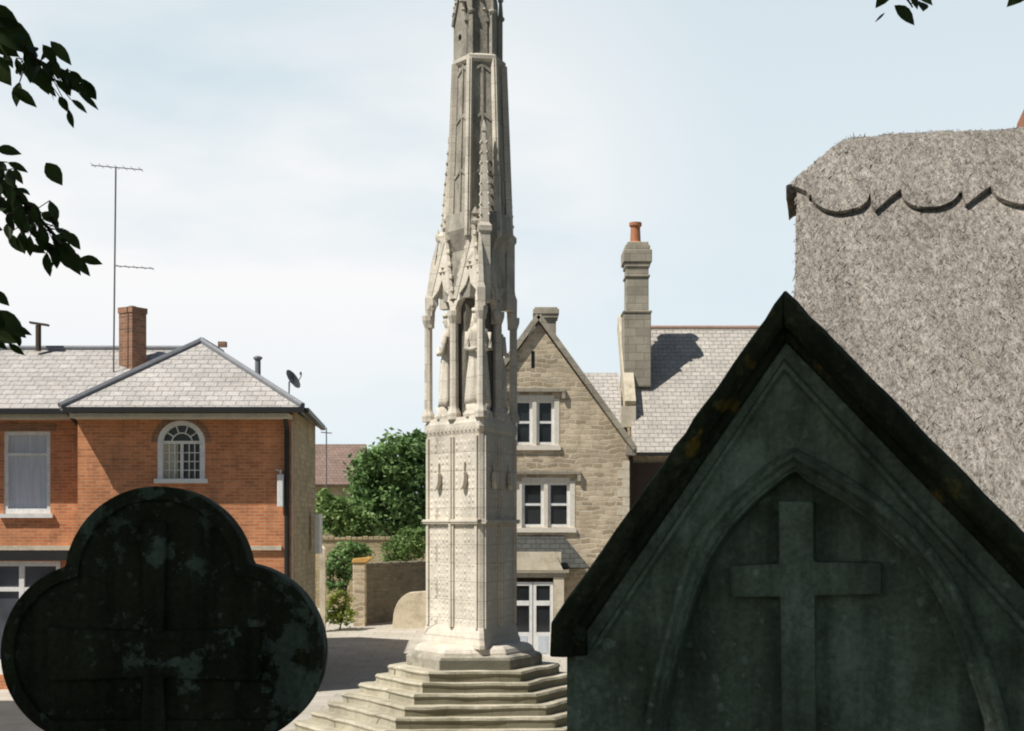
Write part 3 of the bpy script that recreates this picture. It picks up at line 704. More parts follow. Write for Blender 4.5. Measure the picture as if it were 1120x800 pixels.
# shop window, and the one on the right wing
def shopwin(x0, x1, z0, z1, Y, n):
    m = MB(); y0, y1 = Y+.02, Y+.12
    wbar(m, x0, x1, z1-.12, z1, y0, y1); wbar(m, x0, x1, z0, z0+.35, y0, y1)
    wbar(m, x0, x1, z1-.72, z1-.62, y0+.001, y1-.001)
    for k in range(n+1):
        x = x0+.05+(x1-x0-.1)*k/n; wbar(m, x-.06, x+.06, z0+.35, z1-.12, y0-.002, y1+.002)
    f = m.build('shop_window', M['white'], brick)
    m = MB(); m.box((x0, Y+.09, z0+.34), (x1, Y+.095, z1-.1)); m.build('pane', M['glass_grey'], f)
shopwin(sh[0][0], sh[1][0], sh[0][1], sh[2][1], YL, 3); shopwin(BX(100), BX(290), .5, 2.6, BY, 3)
m = MB(); m.box((XLL+.3, BY+1.2, 0), (XR-.4, BY+1.25, EZ-.3)); m.build('interior_back', M['brown'], brick)
# chimney
m = MB(); cx0, cx1 = X_(131, 35.4), X_(158, 35.4); zt = Z_(337, 35.4)
ccx = (cx0+cx1)/2
def rsq(h, z): return [(ccx+h*1.414*math.cos(R(45+90*k-32)), 35.45+h*1.414*math.sin(R(45+90*k-32)), z) for k in range(4)]
m.rings([rsq(.235, 7.4), rsq(.235, zt-.14), rsq(.255, zt-.139), rsq(.255, zt)])
ch_ = m.build('chimney', M['chimney_brick'], brick)
m = MB(); m.lathe(((cx0+cx1)/2, 35.4, zt), [(.12, 0), (.11, .03), (.06, .05)], 10); m.build('chimney_capping', M['lead'], ch_)
# aerial mast
m = MB(); a = at(124, 412, 35.0); b = at(126, 184, 35.0); b.x = a.x+.06
m.tube([a+Vector((0, 0, -.3)), b], .022, 6)
m.tube([at(100, 181, 35.0), at(156, 186, 35.0)], .012, 5)
for k in range(7): q = at(102, 181, 35).lerp(at(154, 185.6, 35), k/6); m.tube([q-Vector((0, .22, 0)), q+Vector((0, .22, .0))], .007, 4)
m.tube([at(125, 291, 35), at(168, 294, 35)], .012, 5)
for k in range(5): q = at(130, 291.4, 35).lerp(at(166, 293.8, 35), k/4); m.tube([q-Vector((0, .2, 0)), q+Vector((0, .2, 0))], .007, 4)
m.build('aerial', M['metal'], brick)
m = MB(); a = at(42, 384, 36); m.tube([a, at(42, 356, 36)], .07, 8); m.bar(at(33, 353, 36), at(53, 356, 36), .16, .05); m.build('flue_cowl', M['brown'], brick)
# satellite dish
m = MB(); p = at(319, 416, 34.5); axis = Vector((.55, -.25, .35)).normalized(); u = axis.cross(Vector((0, 0, 1))).normalized(); v = u.cross(axis)
rr = []
for r_, dd in ((.02, 0), (.12, .012), (.2, .035), (.24, .055)): rr.append([p+axis*dd+u*r_*math.cos(t*math.pi/10)+v*r_*1.1*math.sin(t*math.pi/10) for t in range(20)])
m.rings(rr, cap=False); m.tube([p-v*.2, p+axis*.3-v*.05], .012, 5); m.lathe((p+axis*.3).to_tuple(), [(.02, -.04), (.03, 0), (.02, .04)], 6)
m.tube([p, p-axis*.08, at(316, 436, 34.5)], .02, 6); m.build('satellite_dish', M['metal'], brick)
# white lamp box on bracket, slim white sign on side wall
m = MB(); lx = BX(308); m.box((lx-.07, BY-.22, BZ(555)), (lx+.07, BY-.06, BZ(519))); m.bar((lx, BY-.14, BZ(519)), (lx, BY-.14, BZ(514)), .05); m.bar((lx-.12, BY-.1, BZ(514)), (lx, BY-.003, BZ(516)), .04)
m.build('wall_lamp', M['white'], brick, bevel=.02)
m = MB(); m.box((XR+.06, 36.2, Z_(606, 36)), (XR+.2, 36.7, Z_(562, 36))); m.build('downpipe_box', M['white'], brick, bevel=.02)

# ------------------------------------------------------------------ stone gabled house
HYY = 42.0
hx = lambda px, Y=HYY: X_(px, Y)
hz_ = lambda py, Y=HYY: Z_(py, Y)
house = thing('stone_gabled_house', 'honey rubble stone house with steep gable, white mullioned windows and tall chimney', 'house', (hx(589), 46, .15))
gx = hx(589); hwid = hx(688)-gx; sz = hz_(487); az = hz_(354)
def rect(x0, x1, z0, z1): return [(x0, z0), (x1, z0), (x1, z1), (x0, z1)]
win = []
for (p0, p1, q0, q1) in ((562, 607, 487, 437), (570, 624, 577, 527), (505, 549, 577, 527)):
    win.append((hx(p0), hx(p1), hz_(q0), hz_(q1)))
slit = rect(hx(581), hx(585), hz_(403), hz_(384))
m = MB()
bayh = rect(hx(512), hx(606), .15, hz_(640))
m.plate([(gx-hwid, -.1), (gx+hwid, -.1), (gx+hwid, sz), (gx, az), (gx-hwid, sz)], [rect(*w_) for w_ in win]+[slit, bayh], XZ(HYY), 0, .35)
m.box((gx+hwid-.35, HYY+.35, -.1), (gx+hwid, 50, sz)); m.box((gx-hwid, HYY+.35, -.1), (gx-hwid+.35, 50, sz))
m.build('rubble_wall', M['rubble'], house)
m = MB(); m.box((gx-hwid+.4, HYY+1.5, .2), (gx+hwid-.4, HYY+1.55, sz-.1)); m.build('interior_back', M['brown'], house)
m = MB()
dr = Vector((hwid, 0, az-sz)).normalized(); ou = Vector((-dr.z, 0, dr.x))
for s_ in (-1, 1):
    p = Vector((gx+s_*(hwid+.18), HYY+.1, sz-.12)); q = Vector((gx, HYY+.1, az+.22))
    m.bar(p, q, .5, .16, (s_*.8, 0, .6)); m.box((gx+s_*(hwid-.1), HYY-.08, sz-.3), (gx+s_*(hwid+.22), HYY+.33, sz-.02))
m.build('gable_coping', M['chim_stone'], house)
m = MB()
k = 1.0
for z_ in (0,):
    for i in range(26):
        z = .15+i*.27
        if z > sz-.5: break
        L_ = .34 if i % 2 else .2
        m.box((gx+hwid-L_, HYY-.012, z+.006), (gx+hwid+.012, HYY+.2, z+.264))
m.build('quoin', M['dressed'], house)
m = MB()
for s_ in (-1, 1):
    slab(m, [(gx, HYY+.3, az+.06), (gx, 50, az+.06), (gx+s_*(hwid+.15), 50, sz-.1), (gx+s_*(hwid+.15), HYY+.3, sz-.1)], .1)
m.build('gable_roof', M['stone_slate'], house)
# windows
def mullion_window(x0, x1, z0, z1, Y, par, lights=2, transom=True, hood=True):
    m = MB(); y0, y1 = Y-.015, Y+.2
    wbar(m, x0-.13, x0+.02, z0-.02, z1+.02, y0, y1); wbar(m, x1-.02, x1+.13, z0-.02, z1+.02, y0, y1)
    wbar(m, x0+.02, x1-.02, z1-.03, z1+.12, y0, y1); wbar(m, x0-.17, x1+.17, z0-.15, z0-.02, y0-.06, y1)
    for k in range(1, lights): x = x0+(x1-x0)*k/lights; wbar(m, x-.06, x+.06, z0-.02, z1-.03, y0+.005, y1)
    s = m.build('stone_surround', M['dressed_light'], par)
    if hood:
        m = MB(); wbar(m, x0-.3, x1+.3, z1+.22, z1+.32, Y-.13, Y-.002); wbar(m, x1+.2, x1+.3, z1+.02, z1+.219, Y-.12, Y-.003); wbar(m, x0-.3, x0-.2, z1+.02, z1+.219, Y-.12, Y-.003)
        m.build('hood_mould', M['chim_stone'], s)
    for k in range(lights):
        a = x0+(x1-x0)*k/lights+(.06 if k else .02); b = x0+(x1-x0)*(k+1)/lights-(.06 if k < lights-1 else .02)
        m = MB(); ya, yb = Y+.07, Y+.14
        wbar(m, a, a+.085, z0-.02, z1-.03, ya, yb); wbar(m, b-.085, b, z0-.02, z1-.03, ya, yb); wbar(m, a+.085, b-.085, z1-.1, z1-.03, ya, yb); wbar(m, a+.085, b-.085, z0-.02, z0+.09, ya, yb)
        if transom: zz = (z0+z1)/2; wbar(m, a+.085, b-.085, zz-.035, zz+.035, ya-.003, yb-.003)
        f = m.build('casement', M['white'], s)
        m = MB(); m.box((a+.05, Y+.115, z0), (b-.05, Y+.12, z1-.05)); m.build('pane', M['glass'], f) if False else m.build('pane', M['glass'], s)
for w_ in win: mullion_window(*w_, HYY, house)
m = MB(); m.box((slit[0][0], HYY+.2, slit[0][1]), (slit[1][0], HYY+.21, slit[2][1])); m.build('slit_pane', M['glass'], house)
# bay with doors
bx0, bx1, bY = hx(508, 41), hx(610, 41), 41.0
m = MB()
zt = Z_(632, bY); zp = Z_(604, bY)
m.box((bx0, bY, zt), (bx1+.25, HYY-.003, zt+.14)); m.box((bx0-.06, bY-.08, zt+.14), (bx1+.32, HYY-.003, zt+.22))
m.build('bay_cornice', M['chim_stone'], house)
m = MB(); m.box((bx0+.05, bY+.05, zt+.22), (bx1+.1, bY+.28, zp)); m.plate([(hx(597, 41), zt+.22), (hx(616, 41), zt+.22), (hx(606, 41), zp+.02)], [], XZ(bY-.02), -.06, .0); m.build('bay_parapet', M['dressed'], house)
m = MB()
slab(m, [(bx0-.1, bY+.3, zt+.3), (bx1+.95, bY+.3, zt+.28), (bx1+.2, HYY-.01, hz_(586)), (bx0+.2, HYY-.01, hz_(586))], .06)
m.build('bay_roof', M['dark_slate'], house)
for (a, b) in ((bx0, bx0+.18), (bx1-.12, bx1+.18)):
    m = MB(); m.box((a, bY, 0), (b, HYY-.002, zt)); m.build('bay_pier', M['dressed'], house)
ws = [bx0+.18+i*(bx1-.12-bx0-.18)/4 for i in range(5)]
for i in range(4):
    a, b = ws[i]+.01, ws[i+1]-.01
    m = MB(); ya, yb = bY+.06, bY+.14; z0_ = .12; z1_ = Z_(637, bY); zm = Z_(660, bY); zl = Z_(692, bY)
    wbar(m, a, a+.09, z0_, z1_, ya, yb); wbar(m, b-.09, b, z0_, z1_, ya, yb)
    wbar(m, a+.09, b-.09, z1_-.1, z1_, ya, yb); wbar(m, a+.09, b-.09, zm-.07, zm+.07, ya-.01, yb); wbar(m, a+.09, b-.09, z0_, zl, ya, yb)
    f = m.build('glazed_door', M['white'], house)
    m = MB(); m.box((a+.06, bY+.1, zl-.05), (b-.06, bY+.105, z1_-.05)); m.build('pane', M['glass'], f)
    m = MB(); m.box((a+.15, ya-.012, z0_+.1), (b-.15, ya-.002, zl-.1)); m.build('door_panel', M['curtain'], f)
# apex chimney
m = MB(); cx0, cx1 = X_(584, 44.2), X_(610, 44.2); zt2 = Z_(338, 44.2)
m.box((cx0+.06, 43.9, az-1.6), (cx1-.06, 44.6, zt2-.32)); m.box((cx0, 43.83, zt2-.32), (cx1, 44.67, zt2-.2)); m.box((cx0-.03, 43.8, zt2-.2), (cx1+.03, 44.7, zt2-.06)); m.box((cx0+.02, 43.85, zt2-.06), (cx1-.02, 44.65, zt2))
m.build('short_chimney', M['chim_stone'], house)
# right range
RX0, RX1 = 3.68, 13.0; ry0, rz0, ry1, rz1 = 43.0, Z_(495, 43), 47.0, Z_(359, 47)
m = MB()
slab(m, [(RX0, ry0, rz0), (RX1, ry0, rz0), (RX1, ry1, rz1), (RX0, ry1, rz1)], .12)
slab(m, [(RX0, ry1, rz1), (RX1, ry1, rz1), (RX1, 51, rz0), (RX0, 51, rz0)], .12)
rr_ = m.build('main_roof', M['stone_slate'], house)
m = MB(); m.tube([(RX0+.6, ry1, rz1+.02), (RX1, ry1, rz1+.02)], .07, 8); m.build('ridge_tile', M['ridge_pink'], rr_)
m = MB(); m.bar((RX0, ry0-.06, rz0-.05), (RX1, ry0-.06, rz0-.05), .12, .1); m.build('gutter', M['black'], rr_)
m = MB(); m.box((RX0, ry0+.45, -.1), (RX1, ry0+.8, rz0+.3)); m.add([(RX0, ry0+.8, 0), (RX0, 50.6, 0), (RX0, 50.6, rz0-.1), (RX0, 47, rz1-.15), (RX0, ry0+.8, rz0+.6), (RX0+.3, ry0+.8, 0), (RX0+.3, 50.6, 0), (RX0+.3, 50.6, rz0-.1), (RX0+.3, 47, rz1-.15), (RX0+.3, ry0+.8, rz0+.6)],
   [(0,1,2,3,4),(9,8,7,6,5),(0,5,6,1),(1,6,7,2),(2,7,8,3),(3,8,9,4),(4,9,5,0)])
m.build('range_wall', M['rubble'], house)
m = MB(); 
m.box((RX0+.02, ry0+.38, .2), (RX0+1.6, ry0+.447, rz0-.3)); m.build('dark_brown_facing', M['brown'], house)  # thin dark brown sheet over the range wall below the eave
# verge coping of the range
m = MB(); sl_ = (rz1-rz0)/(ry1-ry0)
def rp(y): return rz0+(y-ry0)*sl_
for (a, b, lift) in ((44.15, 47.0, .42),):
    m.bar((RX0-.02, a, rp(a)+lift*.45), (RX0-.02, b, rp(b)+lift*.45), .34, .62, (0, -.7, .7))
m.box((RX0-.3, 43.95, rp(44.1)-.35), (RX0+.15, 44.3, rp(44.1)+.3))
m.build('verge_coping', M['dressed'], house)
# small rear range between
m = MB(); rzr = Z_(408, 47.2)
slab(m, [(gx, 44.2, rzr-2.7), (RX0-.15, 44.2, rzr-2.7), (RX0-.15, 47.2, rzr), (gx, 47.2, rzr)], .1)
slab(m, [(gx, 47.2, rzr), (RX0-.15, 47.2, rzr), (RX0-.15, 49.8, rzr-2.7), (gx, 49.8, rzr-2.7)], .1)
slab(m, [(gx+hwid-.2, 42.9, rz0-.02), (RX0+.1, 42.9, rz0-.02), (RX0+.1, 44.4, rzr-2.55), (gx+hwid-.9, 44.4, rzr-2.55)], .08)
m.build('rear_roof', M['slate'], house)
m = MB(); m.box((gx+hwid-.002, 43.2, 0), (RX0, 43.5, rz0-.15)); m.build('link_wall', M['brown'], house)
# tall chimney
m = MB(); cy = 45.3; s_ = lambda p: X_(p, cy); tz = lambda q: Z_(q, cy); dp = .45
def cb(p0, p1, q0, q1, e=0.0): m.box((s_(p0), cy-dp-e, tz(q0)), (s_(p1), cy+dp+e, tz(q1)))
cb(681, 710.5, 425, 345, .03); cb(680, 711.5, 345, 342, .06); cb(684, 708, 342, 306); cb(682.5, 709.5, 306, 303, .04); cb(684, 708, 303, 295); cb(682.5, 709.5, 295, 290, .04); cb(680.5, 711.5, 290, 276, .08); cb(682.5, 709.5, 276, 271, .04); cb(685, 708, 271, 267, -.05)
tc_ = m.build('tall_chimney', M['chim_stone'], house, bevel=.03)
m = MB(); p = at(695, 268, cy); m.lathe(p.to_tuple(), [(.22, -.03), (.22, .05), (.17, .1), (.15, .55), (.2, .6), (.2, .7), (.13, .71), (.12, .5)], 14); m.build('chimney_pot', M['terracotta'], tc_)

# ------------------------------------------------------------------ distant house
dh = thing('distant_house', 'far house with brown tiled roof behind the garden trees', 'house', (-11, 84, 1.6))
m = MB(); dz1, dz0 = Z_(486, 84), Z_(530, 80)
slab(m, [(-19, 80, dz0), (-8.6, 80, dz0), (-8.6, 84, dz1), (-19, 84, dz1)], .15); slab(m, [(-19, 84, dz1), (-8.6, 84, dz1), (-8.6, 88, dz0), (-19, 88, dz0)], .15)
m.build('roof', M['clay_tile'], dh)
m = MB(); m.box((-18.7, 80.4, 1), (-8.9, 87.6, dz0+.1)); m.add([(-8.9, 80.4, dz0), (-8.9, 87.6, dz0), (-8.9, 84, dz1-.2), (-9.2, 80.4, dz0), (-9.2, 87.6, dz0), (-9.2, 84, dz1-.2)], [(0,1,2),(5,4,3),(0,3,4,1),(1,4,5,2),(2,5,3,0)]); m.build('wall', M['side_stone'], dh)
for i in range(4):
    m = MB(); m.box((-17+i*2.3, 80.33, 3.4), (-15.9+i*2.3, 80.39, 4.7)); m.build('window', M['glass'], dh)
m = MB(); p = at(357, 486, 70); m.tube([(p.x, p.y, 1.5), at(357, 468, 70)], .035, 6); m.bar(at(351, 473, 70), at(363, 474, 70), .05); 
m.build('pole', M['metal'], loc=(p.x, 70, 1.4), label='thin far pole with crossbar beside the brick building corner', category='pole')

# ------------------------------------------------------------------ garden walls
def wallseg(name, p, q, z0, z1, mat, label, th=.35, cope=True, cmat=None):
    root = thing(name, label, 'wall', ((p[0]+q[0])/2, (p[1]+q[1])/2, z0))
    m = MB(); m.bar((p[0], p[1], (z0+z1)/2-.1), (q[0], q[1], (z0+z1)/2-.1), th, z1-z0+.2); m.build('wall_face', mat, root)
    if cope:
        m = MB(); n = 22; P0 = Vector((p[0], p[1], z1+.045)); Q0 = Vector((q[0], q[1], z1+.045)); r2 = random.Random(3)
        for i in range(n):
            a = P0.lerp(Q0, i/n+.002); b = P0.lerp(Q0, (i+1)/n-.002); h = .1+.05*r2.random(); a.z = b.z = z1+h/2; m.bar(a, b, th+.1, h)
        m.build('coping', cmat or mat, root, bevel=.02)
    return root
wallseg('garden_wall', (X_(335, 55), 55), (X_(470, 55), 55.4), gz(55), Z_(588, 55)-.1, M['side_stone'], 'tall tan stone garden wall running behind the bushes')
wallseg('side_garden_wall', (X_(396, 49.2), 49.2), (X_(470, 52.4), 52.4), gz(50), Z_(620, 49.2), M['garden_stone'], 'shaded grey rubble wall just left of the stone cross')
pr = thing('gate_pier', 'rubble gate pier topped with orange lichen at the end of the grey wall', 'pier', (X_(393, 49), 49, gz(49)))
m = MB(); a, b = X_(386.5, 48.8), X_(400, 48.8); m.box((a, 48.6, 0), (b, 49.1, Z_(616, 48.8))); m.build('shaft', M['rubble'], pr, bevel=.03)
m = MB(); m.rings([[(a-.05, 48.55, Z_(616, 48.8)), (b+.05, 48.55, Z_(616, 48.8)), (b+.05, 49.15, Z_(616, 48.8)), (a-.05, 49.15, Z_(616, 48.8))], [(a, 48.6, Z_(611, 48.8)), (b+.3, 48.6, Z_(609, 48.8)), (b+.25, 49.1, Z_(609, 48.8)), (a, 49.1, Z_(611, 48.8))]]); m.build('cap', M['orange_lichen'], pr, bevel=.04)
m = MB(); yy = 48.0; z0 = gz(48)-.1; prof = [(X_(428, yy), z0)]+[(X_(430+22*(1-math.cos(t*math.pi/16)), yy), gz(48)+ (Z_(648, yy)-gz(48))*(.25+.75*math.sin(t*math.pi/16))) for t in range(9)]+[(X_(520, yy), Z_(644, yy)), (X_(520, yy), z0)]
m.plate(prof, [], XZ(yy), 0, .5)  # added slab, its rounded outline shaped like the sunlit part of the wall
m.build('sunlit_patch_slab', M['dressed'], bevel=.05, loc=(X_(450, yy), yy+.2, gz(48)), label='pale round-ended slab standing in for sunlight on the wall left of the cross', category='wall')
gp = MB(); gp.box((X_(350, 47), 46.9, 0), (X_(356, 47), 47.1, Z_(602, 47))); gp.lathe((X_(353, 47), 47, Z_(602, 47)), [(.14, 0), (.14, .05), (.02, .16)], 4, R(45)); gp.build('gate_post', M['dressed'], loc=(X_(353, 47), 47, gz(47)), label='thin pale stone gate post beside the brick building corner', category='post')

# ------------------------------------------------------------------ foliage
def leaf(mb, p, L_, wd, rn, d=None):
    d = (d or Vector((rn.gauss(0, 1), rn.gauss(0, 1), rn.gauss(-.2, .7)))).normalized()
    n = Vector((rn.gauss(0, 1), rn.gauss(0, 1), rn.gauss(.6, .8))); s = d.cross(n)
    if s.length < 1e-3: s = d.cross(Vector((0, 0, 1)))
    s.normalize()
    o = len(mb.v); mb.v += [p-d*L_/2, p+s*wd/2, p+d*L_/2, p-s*wd/2]; mb.f.append([o, o+1, o+2, o+3])
def crown(blobs, nl, size, seed, clump=.22, shell=.6):
    rn = random.Random(seed); mb = MB(); tot = sum((b[3]*b[4]*b[5])**.67 for b in blobs)
    for (x, y, z, a, b, c) in blobs:
        k = (a*b*c)**.67/tot*nl; nc = max(6, int(k/28))
        for i in range(nc):
            v = Vector((rn.gauss(0, 1), rn.gauss(0, 1), rn.gauss(0, 1))).normalized()
            rad = (shell+(1-shell)*rn.random()**.6)*(1+.45*noise.noise(v*2.3+Vector((x, y, z))))
            cpt = Vector((x+v.x*a*rad, y+v.y*b*rad, z+v.z*c*rad)); cs = clump*(.6+.8*rn.random())*min(a, b, c)
            for j in range(int(28)):
                q = cpt+Vector((rn.gauss(0, cs), rn.gauss(0, cs), rn.gauss(0, cs*.7)))
                leaf(mb, q, size*(.7+.6*rn.random()), size*.6, rn)
    return mb
def tree(name, label, cat, base, blobs, nl, size, mat, seed, trunk_r=.12, group=None):
    root = thing(name, label, cat, base, group)
    raw(crown(blobs, nl, size, seed), 'crown' if 'tree' in name else 'foliage', M[mat], root)
    m = MB(); b0 = Vector(base); top = Vector((sum(b[0] for b in blobs)/len(blobs), sum(b[1] for b in blobs)/len(blobs), sum(b[2] for b in blobs)/len(blobs)))
    mid = b0.lerp(top, .5)+Vector((.085, 0, 0)); m.tube([b0-Vector((0, 0, .1)), mid, top], [trunk_r, trunk_r*.7, trunk_r*.35], 8)
    for b in blobs: m.tube([mid, mid.lerp(Vector(b[:3]), .6)+Vector((0, 0, .05)), Vector(b[:3])], [trunk_r*.6, trunk_r*.35, trunk_r*.12], 6)
    m.build('trunk' if 'tree' in name else 'stem', M['bark'], root, smooth=True)
    return root
def bl(px, py, Y, rpx, rpy, ry=None):
    p = at(px, py, Y); a = rpx/F*Y; c = rpy/F*Y; return (p.x, p.y, p.z, a, ry or a*.8, c)
tree('garden_tree', 'large dense dark green tree rising behind the garden wall left of the cross', 'tree', (X_(432, 60), 60, gz(60)),
     [bl(415, 520, 60, 30, 30), bl(445, 505, 60, 34, 26), bl(425, 553, 60, 36, 34), bl(462, 540, 61, 30, 40), bl(395, 560, 59.5, 22, 30), bl(455, 486, 61, 22, 12)], 15000, .26, 'leaf_tree', 11, .22)
tree('small_garden_tree', 'bushy mid green tree between the brick building and the dark tree', 'tree', (X_(372, 57), 57, gz(57)),
     [bl(368, 565, 57, 20, 20), bl(385, 572, 57, 20, 18), bl(355, 552, 57, 12, 14), bl(398, 578, 57, 14, 14)], 6500, .2, 'leaf_light', 12, .12)
tree('leafy_shrub', 'light green shrub above the shaded wall, touching the cross', 'shrub', (X_(445, 53.4), 53.4, gz(53)),
     [bl(446, 598, 53.4, 18, 18), bl(432, 606, 53.4, 12, 12), bl(458, 592, 53.4, 12, 16)], 4000, .14, 'leaf_light', 13, .05)
tree('dark_shrub', 'dark green shrub in the gateway behind the lichened pier', 'shrub', (X_(375, 52), 52, gz(52)),
     [bl(376, 612, 52, 17, 16), bl(368, 630, 52, 12, 20), bl(388, 604, 52, 14, 10)], 3500, .15, 'leaf_tree', 14, .05)
tree('yellow_shrub', 'low yellow green plant at the foot of the gate pier', 'shrub', (X_(371, 47.6), 47.6, gz(47.6)),
     [bl(370, 663, 47.6, 13, 16), bl(377, 673, 47.4, 11, 9), bl(364, 676, 47.4, 9, 7)], 2400, .1, 'leaf_yellow', 15, .03)
# far-off wood along the horizon
wb = []
rw = random.Random(41)
for k in range(34):
    x_ = -70+k*4.4; wb.append((x_, 128+rw.uniform(-5, 5), 3.0+rw.uniform(0, 1.5), 5, 4, 3.6+rw.uniform(0, 2.2)))
raw(crown(wb, 26000, .6, 42), 'woodland', M['leaf_tree'], loc=(0, 128, 1.6), kind='stuff', label='far wood along the horizon behind the houses', category='wood')

# ------------------------------------------------------------------ thatched cottage
cot = thing('thatched_cottage', 'thatched cottage with scalloped straw ridge behind the pointed gravestone', 'cottage', (6.6, 13.6, 0))
rdir = Vector((1, -.222, 0)).normalized(); bdir = Vector((-.222, -1, 0)).normalized()
V0 = Vector((X_(871, 15), 15, 0)); ZR = 7.91; SL = 1.19; HA = .58
def tp(a, b, z): return V0+rdir*a+bdir*b+Vector((0, 0, z))
def th_z(a, b, off=0):
    bb = math.sqrt(b*b+.02)-.14*0
    z = ZR+.12-SL*bb
    hipz = ZR+.02-max(0, (HA-a))*1.0
    # smooth min
    k = .05; h = max(k-abs(z-hipz), 0)/k; z = min(z, hipz if a < HA+.05 else z)-h*h*k*.25*(1 if a < HA else 0)
    q = V0+rdir*a+bdir*b
    return z+off+.035*noise.noise(Vector((q.x*1.3, q.y*1.3, 0)))+.02*noise.noise(Vector((q.x*5, q.y*5, 2)))
m = MB(); na, nb = 120, 100; LA = 9.5; BB = 4.1
def grid(mb, a_of, b_of, zf, na, nb):
    o = len(mb.v)
    for i in range(na+1):
        for j in range(nb+1):
            a = a_of(i, j); b = b_of(i, j); mb.v.append(tp(a, b, zf(a, b)))
    for i in range(na):
        for j in range(nb):
            k = o+i*(nb+1)+j; mb.f.append([k, k+1, k+nb+2, k+nb+1])
grid(m, lambda i, j: .02+LA*i/na+.02*noise.noise(Vector((j*.3, 0, 0)))*(i == 0), lambda i, j: -BB+2*BB*j/nb, th_z, na, nb)
# underside and edges, 0.32 thick
top_n = len(m.v)
grid(m, lambda i, j: .06+(LA-.08)*i/na, lambda i, j: (-BB+2*BB*j/nb)*.985, lambda a, b: th_z(a, b)-.34, na, nb)
def idx(i, j, o=0): return o+i*(nb+1)+j
for i in range(na):
    for j in (0, nb): m.f.append([idx(i, j), idx(i+1, j), idx(i+1, j, top_n), idx(i, j, top_n)])
for j in range(nb):
    for i in (0, na): m.f.append([idx(i, j), idx(i, j+1), idx(i, j+1, top_n), idx(i, j, top_n)])
thatch = m.build('thatch_roof', M['thatch'], cot, smooth=False)
# ridge cap with scallops
def capb(a):
    if a < .13: return .60+.12*max(0, a+.09)/.22
    per = .86; t = ((a-.17+per) % per)
    if t < .56:
        u = (t-.28)/.28; return .76+.19*math.sqrt(max(0, 1-u*u))
    u = (t-.56)/.30; return .74+.24*(1-u) if u > .12 else .74+.22*u/.12
m = MB(); na2 = 420; nb2 = 16
A2 = lambda i: -.09+(LA+.09)*i/na2
CAPT = .10
o = 0
grid(m, lambda i, j: A2(i), lambda i, j: capb(A2(i))*(2*j/nb2-1), lambda a, b: th_z(max(a, -.09), b, CAPT), na2, nb2)
n1_ = len(m.v)
grid(m, lambda i, j: A2(i), lambda i, j: capb(A2(i))*(2*j/nb2-1)*.90, lambda a, b: th_z(max(a, -.09), b, -.04 if a > .05 else -.02), na2, nb2)
for i in range(na2):
    for j in (0, nb2):
        k = i*(nb2+1)+j; k2 = (i+1)*(nb2+1)+j; m.f.append([k, k2, k2+n1_, k+n1_])
for j in range(nb2):
    for i in (0, na2):
        k = i*(nb2+1)+j; m.f.append([k, k+1, k+1+n1_, k+n1_])
m.build('ridge_cap', M['thatch'], cot)
# loose straw, part of the thatch surface
rn = random.Random(8); m = MB()
for k in range(11000):
    a = rn.random()*5.2; b = -.2+rn.random()*4.0; cap = b < capb(a)-.02
    z = th_z(a, b, (CAPT if cap else 0)+.004); p = tp(a, b, z)
    d = (bdir*1+Vector((0, 0, -SL))).normalized(); d = (d+rdir*rn.gauss(0, .35)+Vector((0, 0, 1))*rn.gauss(.06, .12)).normalized()
    s = d.cross(Vector((rn.gauss(0, .3), -.6, .8))).normalized(); L_ = .03+.05*rn.random(); wv = .004+.006*rn.random()
    o = len(m.v); m.v += [p-s*wv, p+s*wv, p+d*L_+s*wv*.6, p+d*L_-s*wv*.6]; m.f.append([o, o+1, o+2, o+3])
for k in range(1500):    # fringe on the left verge and ridge
    if k % 2:
        b = rn.random()*4; a = .03; p = tp(a, b, th_z(a, b)-.02-.3*rn.random()); d = (rdir*-1*rn.uniform(.1, .5)+bdir*rn.uniform(.2, 1)+Vector((0, 0, -1))).normalized()
    else:
        a = rn.random()*5.2; b = rn.gauss(0, .05); p = tp(a, b, th_z(a, b, CAPT)-.01); d = (Vector((0, 0, rn.uniform(-.2, .5)))+rdir*rn.gauss(0, .8)+bdir*rn.gauss(0, .6)).normalized()
    s = d.cross(Vector((.3, -.9, .2))).normalized(); L_ = .03+.04*rn.random(); wv = .004
    o = len(m.v); m.v += [p-s*wv, p+s*wv, p+d*L_+s*wv*.6, p+d*L_-s*wv*.6]; m.f.append([o, o+1, o+2, o+3])
raw(m, 'loose_straw', M['straw'], cot, kind='stuff')
# walls under the thatch
m = MB()
def tri_wall(a0, a1, b0, z1):
    P = [tp(a0, -b0, 0), tp(a0, b0, 0), tp(a0, b0, z1), tp(a0, .5, ZR-.95), tp(a0, -.5, ZR-.95), tp(a0, -b0, z1)]
    Q = [p+rdir*(a1-a0) for p in P]; n_ = len(P)
    m.add(P+Q, [list(range(n_)), list(range(n_, 2*n_))[::-1]]+[[i, (i+1) % n_, (i+1) % n_+n_, i+n_] for i in range(n_)])
tri_wall(.28, .62, 3.6, 3.25); tri_wall(LA-.7, LA-.36, 3.6, 3.25)
for s_ in (-1, 1):
    p, q = tp(.62, s_*3.45, 1.62), tp(LA-.7, s_*3.45, 1.62); m.bar(p, q, .32, 3.24)
m.build('cottage_wall', M['side_stone'], cot)
m = MB(); p = tp(3.05, -.1, 0); c = at(1127, 125, p.y-.1)
m.rings([[tp(a_, b_, z_) for a_, b_ in ((2.2-.02, -.3), (2.2+.9, -.3), (2.2+.9, .3), (2.2-.02, .3))] for z_ in (7.4, 8.16, 8.16)][:2])
m.v = [v+rdir*.0 for v in m.v]
cotch = MB()
e0 = 2.32
